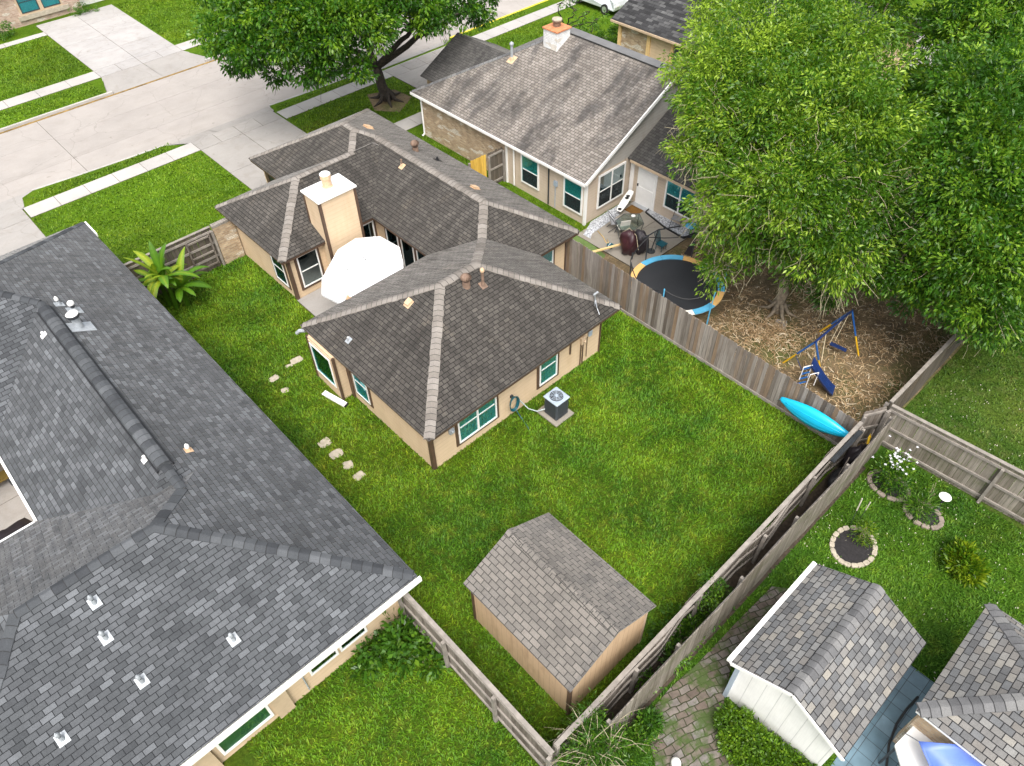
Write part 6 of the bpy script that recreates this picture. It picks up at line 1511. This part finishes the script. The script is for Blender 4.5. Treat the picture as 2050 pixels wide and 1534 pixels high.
# banana plant
T = thing('banana_plant', 'banana plant with broad arching leaves beside the grey roof and the gate', 'plant', (5.55,26.75,0))
rr = random.Random(33); stems = [(5.45,26.6,1.7),(5.85,26.4,1.1),(5.3,26.9,1.4)]
for (x, y, h) in stems:
    b = MB(); b.tube([(x,y,0),(x+.03,y,h*.5),(x,y,h)], [.11,.09,.06], 10); b.build('stalk', M['leaf_yellow'], T)
def banana_leaf(p, az, el, L_, w, tone, bendv=.9):
    n = 9; V = []; Tn = []
    pos = Vector(p); d = Vector((math.cos(az)*math.cos(el), math.sin(az)*math.cos(el), math.sin(el))); side = Vector((-math.sin(az), math.cos(az), 0))
    for i in range(n+1):
        t = i/n; ww = w*(min(1, t*5+.08))*(1-max(0,(t-.65)/.35)**1.6*.9); up = side.cross(d).normalized()
        jag = rr.uniform(.82,1.0)
        V += [pos+side*ww*jag-Vector((0,0,1))*ww*.25+up*0, pos+up*.01, pos-side*ww*jag-Vector((0,0,1))*ww*.25]
        Tn += [tone+.0, tone+.35, tone+.0]
        pos = pos+d*(L_/n); d = (d+Vector((0,0,-bendv/n*(.5+t)))).normalized()
    F_ = []
    for i in range(n):
        for j in range(2): F_.append((i*3+j, i*3+j+1, (i+1)*3+j+1, (i+1)*3+j))
    b = MB(); b.add(V, F_); o = b.build('leaf', M['banana'], T); at = o.data.attributes.new('tone', 'FLOAT', 'POINT'); at.data.foreach_set('value', [min(1,max(0,v)) for v in Tn])
for i in range(38):
    s_ = stems[i % 3]; banana_leaf((s_[0],s_[1],s_[2]-.1), i*2.4+rr.uniform(-.3,.3), rr.uniform(.25,1.3) if i > 3 else 1.4, rr.uniform(1.0,1.75), rr.uniform(.12,.19), rr.uniform(.0,.6), rr.uniform(1.1,2.8))

# ---------------------------------------------------------------- rear garden beds and ornaments
def ring_bed(label, c, rx, ry, n, mat, seed, gap=None):
    T = thing('garden_bed', label, 'garden bed', (c[0],c[1],0)); rr = random.Random(seed)
    b = MB(); b.prism([(c[0]+rx*.92*math.cos(i*math.pi/12), c[1]+ry*.92*math.sin(i*math.pi/12)) for i in range(24)], 0, .05); b.build('mulch', M['mulch'], T)
    for i in range(n):
        a = 2*math.pi*i/n+rr.uniform(-.04,.04)
        if gap and gap[0] < a < gap[1]: continue
        x = c[0]+rx*math.cos(a); y = c[1]+ry*math.sin(a); tx = -rx*math.sin(a); ty = ry*math.cos(a); l = math.hypot(tx,ty); tx /= l; ty /= l
        w = math.pi*(rx+ry)/n*.47; d = .075
        P = [(x-tx*w-ty*d*.7,y-ty*w+tx*d*.7),(x-tx*w*.6-ty*d,y-ty*w*.6+tx*d),(x+tx*w*.6-ty*d,y+ty*w*.6+tx*d),(x+tx*w-ty*d*.7,y+ty*w+tx*d*.7),(x+tx*w+ty*d*.7,y+ty*w-tx*d*.7),(x+tx*w*.6+ty*d,y+ty*w*.6-tx*d),(x-tx*w*.6+ty*d,y-ty*w*.6-tx*d),(x-tx*w+ty*d*.7,y-ty*w-tx*d*.7)]
        b = MB(); b.prism(P, 0, .09); b.build('edging_stone', M[mat], T, bevel=.015)
    return T
ring_bed('oval bed of black mulch ringed with cream stones beside the pale rear fence', (15.22,1.78), .72,.58, 20, 'stone', 41)
ring_bed('small mulch bed under the birdbath by the railed fence', (17.8,.88), .42,.55, 12, 'slate', 42)
ring_bed('corner bed of the white-flowering bush by the fence', (18.05,2.15), .48,.62, 12, 'slate', 43)
shrub('yellow_shrub', 'wispy yellow-green shrub in the oval stone-ringed bed', 'shrub', (15.6,1.72), [(15.6,1.75,.35,.3),(15.75,1.85,.5,.22)], M['leaf_yellow'], 44, per=7000, cl=12, spread=.15, size=(.06,.14), aspect=.2, droop=-.3)
shrub('flowering_bush', 'bush with white starry flowers in the corner of the rear garden', 'bush', (18.15,2.15), [(18.15,2.1,.5,.48),(18.4,2.3,.8,.35),(18.0,2.35,.6,.35)], M['leaf_dark'], 45, per=5500, cl=14, spread=.16, size=(.07,.16), aspect=.25, droop=-.3)
T = MB(); rr = random.Random(46)
T = thing('white_blossoms', 'cluster of white star-shaped blossoms on top of the flowering bush', 'flowers', (18.3,2.3,1))
b = MB()
for i in range(46):
    c = Vector((18.3+rr.gauss(0,.26),2.22+rr.gauss(0,.24),1.0+rr.gauss(0,.14)))
    for k_ in range(5):
        a = k_*1.256+rr.uniform(0,.4); b.bar(c, c+Vector((math.cos(a)*.045,math.sin(a)*.045,.012)), .012, .005)
b.build('blossoms', M['petal_white'], T, kind='stuff')
shrub('grass_plant', 'arching grass plant in the small mulch bed by the birdbath', 'plant', (17.85,1.0), [(17.8,1.05,.3,.3),(18.0,1.15,.35,.25),(17.7,1.3,.3,.2)], M['leaf_shrub'], 47, per=5000, cl=10, spread=.2, size=(.12,.3), aspect=.1, droop=-.2)
shrub('dark_conifer', 'thin dark conifer seedling beside the birdbath', 'plant', (18.35,1.0), [(18.3,1.05,.5,.22),(18.35,1.05,.9,.14)], M['leaf_dark'], 48, per=9000, cl=10, spread=.1, size=(.05,.12), aspect=.15)
T = thing('birdbath', 'small white dish birdbath on a dark stem by the railed fence', 'birdbath', (18.35,.68,0))
b = MB(); b.tube([(18.35,.68,0),(18.35,.68,.62)], .03, 8); b.build('stem', M['dark_metal'], T)
b = MB(); b.lathe((18.35,.68,.60), [(.05,0),(.17,.03),(.18,.05)], 20); b.build('dish', M['white'], T)
b = MB(); b.lathe((18.35,.68,0), [(.14,0),(.10,.05)], 14); b.build('stand_foot', M['dark_metal'], T)
for i, (p, q, lb) in enumerate([((15.85, 2.24, 0.05),(15.92, 2.32, 1.30),'taller garden stake with a pale tip in the oval bed'),((16.26, 2.14, 0.05),(16.22, 2.12, 1.00),'shorter garden stake with a pale tip in the oval bed')]):
    T = thing('garden_stake', lb, 'stake', p, 'pale tipped stakes in the oval bed'); m_ = Vector(p).lerp(Vector(q), .55)
    b = MB(); b.tube([p, m_], .010, 5); b.build('rod', M['dark_metal'], T)
    b = MB(); b.tube([m_, q], .020, 6); b.build('tip', M['petal'], T)
T = thing('plant_pot', 'round pot with a leafy yellow-flowered plant on the stone path', 'plant pot', (6.6,2.62,0))
b = MB(); b.lathe((6.6,2.62,0), [(.22,0),(.28,.22),(.31,.27)], 22); b.build('pot', M['rust_lt'], T)
b = MB(); b.lathe((6.6,2.62,.262), [(.27,0),(.26,.012)], 20); b.build('potting_soil', M['mulch'], T)
leaf_cloud('foliage', [(6.62,2.66,.5,.26),(6.8,2.55,.4,.16)], M['leaf_shrub'], T, per=8000, cl=12, spread=.1, size=(.08,.18), aspect=.45, seed=49)
T = thing('garden_light', 'white rounded garden ornament at the bottom edge by the stone path', 'ornament', (6.4,1.5,0))
p = (6.54, 1.65); b = MB(); b.blob((p[0],p[1],.12), .13,.13,.14, 2, .05); b.build('ornament_body', M['white'], T, smooth=True)
b = MB(); b.lathe((p[0],p[1],0), [(.1,0),(.09,.03)], 12); b.build('ornament_base', M['stone'], T)
for i, (x, y, r) in enumerate(((22.2,8.85,.28),)):
    flat_stone('grey flat stone at the foot of the large bright green tree', x, y, r, r*.8, .4, 'concrete', 160, cat='stone', group=None, name='flat_stone')
T = thing('dead_palm_fronds', 'heap of rust-brown fallen fronds beside the trunk of the large tree', 'fronds', (21.3,9.3,0))
b = MB(); rr = random.Random(61)
for i in range(420):
    a = rr.uniform(0,6.28); p = Vector((21.35+rr.gauss(0,.55),9.0+rr.gauss(0,.75),.02+rr.random()*.05)); L_ = rr.uniform(.2,.6); d = Vector((math.cos(a),math.sin(a),0)); s_ = Vector((-d.y,d.x,0))
    b.tube([p, p+d*L_*.5+s_*L_*.12+Vector((0,0,.07)), p+d*L_+Vector((0,0,.0))], [.008,.010,.004], 4, cap=False)
b.build('fronds', M['straw'], T, kind='stuff')

# litter on the ground: curled straw, fallen petals
def litter(name, label, cat, rects, n, mat, L_=(.08,.22), w=.012, seed=1, curl=.5, skip=True):
    rs = np.random.RandomState(seed); P = []
    tot = sum((r[1]-r[0])*(r[3]-r[2]) for r in rects)
    for r in rects:
        k = int(n*(r[1]-r[0])*(r[3]-r[2])/tot); P.append(np.stack([rs.uniform(r[0],r[1],k), rs.uniform(r[2],r[3],k)],1))
    P = np.concatenate(P); keep = np.ones(len(P), bool)
    for (a, b_, c, d) in FOOT+[(19.0,22.2,11,14.5)]: keep &= ~((P[:,0] > a) & (P[:,0] < b_) & (P[:,1] > c) & (P[:,1] < d))
    dens = np.sin(P[:,0]*1.1+1)*np.cos(P[:,1]*.9)+np.sin(P[:,0]*2.3+P[:,1]*1.7)*.6+rs.normal(0,.7,len(P)); keep &= dens > -.6
    P = P[keep]; k = len(P); th = rs.uniform(0,6.28,k); L = rs.uniform(L_[0],L_[1],k); cu = rs.normal(0,curl,k); pts = []
    pos = P.copy(); vs = []
    for s_ in range(4):
        d = np.stack([np.cos(th),np.sin(th)],1); s2 = np.stack([-np.sin(th),np.cos(th)],1); ww = w*(1-.2*s_)
        z = (.03+.03*math.sin(s_*1.05)+np.zeros(k))[:,None]
        vs.append(np.concatenate([pos-s2*ww,z],1)); vs.append(np.concatenate([pos+s2*ww,z+.004],1))
        pos = pos+d*(L/3)[:,None]; th = th+cu
    V = np.stack(vs,1).reshape(-1,3); b0 = np.arange(k)*8
    F_ = np.stack([b0,b0+1,b0+3,b0+2,b0+2,b0+3,b0+5,b0+4,b0+4,b0+5,b0+7,b0+6],1).ravel()
    return tag(fast_mesh(name, V, F_, 4, mat, kind='stuff'), label, cat)
litter('dry_litter', 'curled dry leaves and straw covering the dirt yard', 'leaf litter', [(18.5,27.5,3.6,14.5)], 10000, M['straw'], L_=(.10,.38), w=.014, seed=3, curl=.6)
litter('fallen_petals', 'pale petals scattered over the right-hand yards', 'petals', [(18.6,27,3.6,13.5),(12.5,26,-4.5,3.0)], 1300, M['petal'], L_=(.02,.06), w=.014, seed=4, curl=.1)

blades('lawn_grass', [(4.2,18.3,3.8,16.2),(4.2,13.4,16.2,28.0),(-1,4.0,3.0,9.6)], 420, M['blade'], 'bright green grass of the lawn around the beige house', seed=1)
blades('front_grass', [(3.4,12.1,28.1,37.5),(3.9,11.2,38.8,39.5),(4.4,7,39.5,39.7),(17.5,23.8,38.5,39.05),(17.1,24.5,32.8,37.3),(29.8,37,38.45,39.05),(29.8,37,33.5,37.1),(3,11.1,47.95,49.9),(4,11.8,51.4,59),(18.5,26,47.95,49.9),(17.4,27,51.4,61)], 150, M['blade_front'], 'sunlit grass of the front lawns and verges', L=(.08,.18), W=.022, seed=2, polys=[[(22.09, 36.53),(23.60, 35.89),(23.74, 34.41),(22.14, 33.48),(21.25, 34.63)]])
blades('shady_lawn_grass', [(19.6,28,-4,3.35)], 200, M['blade_olive'], 'dull olive grass behind the railed fence at the right edge', seed=6)
blades('rear_garden_grass', [(6,19.4,-5.5,2.95)], 330, M['blade_dark'], 'deeper green grass of the rear garden', seed=3, polys=[[(9.05, 2.81),(10.84, 2.78),(12.35, 2.72),(12.75, 2.23),(9.62, 2.17),(8.71, 1.76),(8.25, 1.50),(7.65, 0.54),(7.2,0.0),(5.6,1.2),(6.81, 2.87),(7.88, 2.91)],[(14.6,1.3),(15.8,1.3),(15.8,2.3),(14.6,2.3)]])
blades('side_yard_grass', [(18.7,21.5,18.5,31)], 160, M['blade_front'], 'narrow strip of grass between the two houses', seed=4)
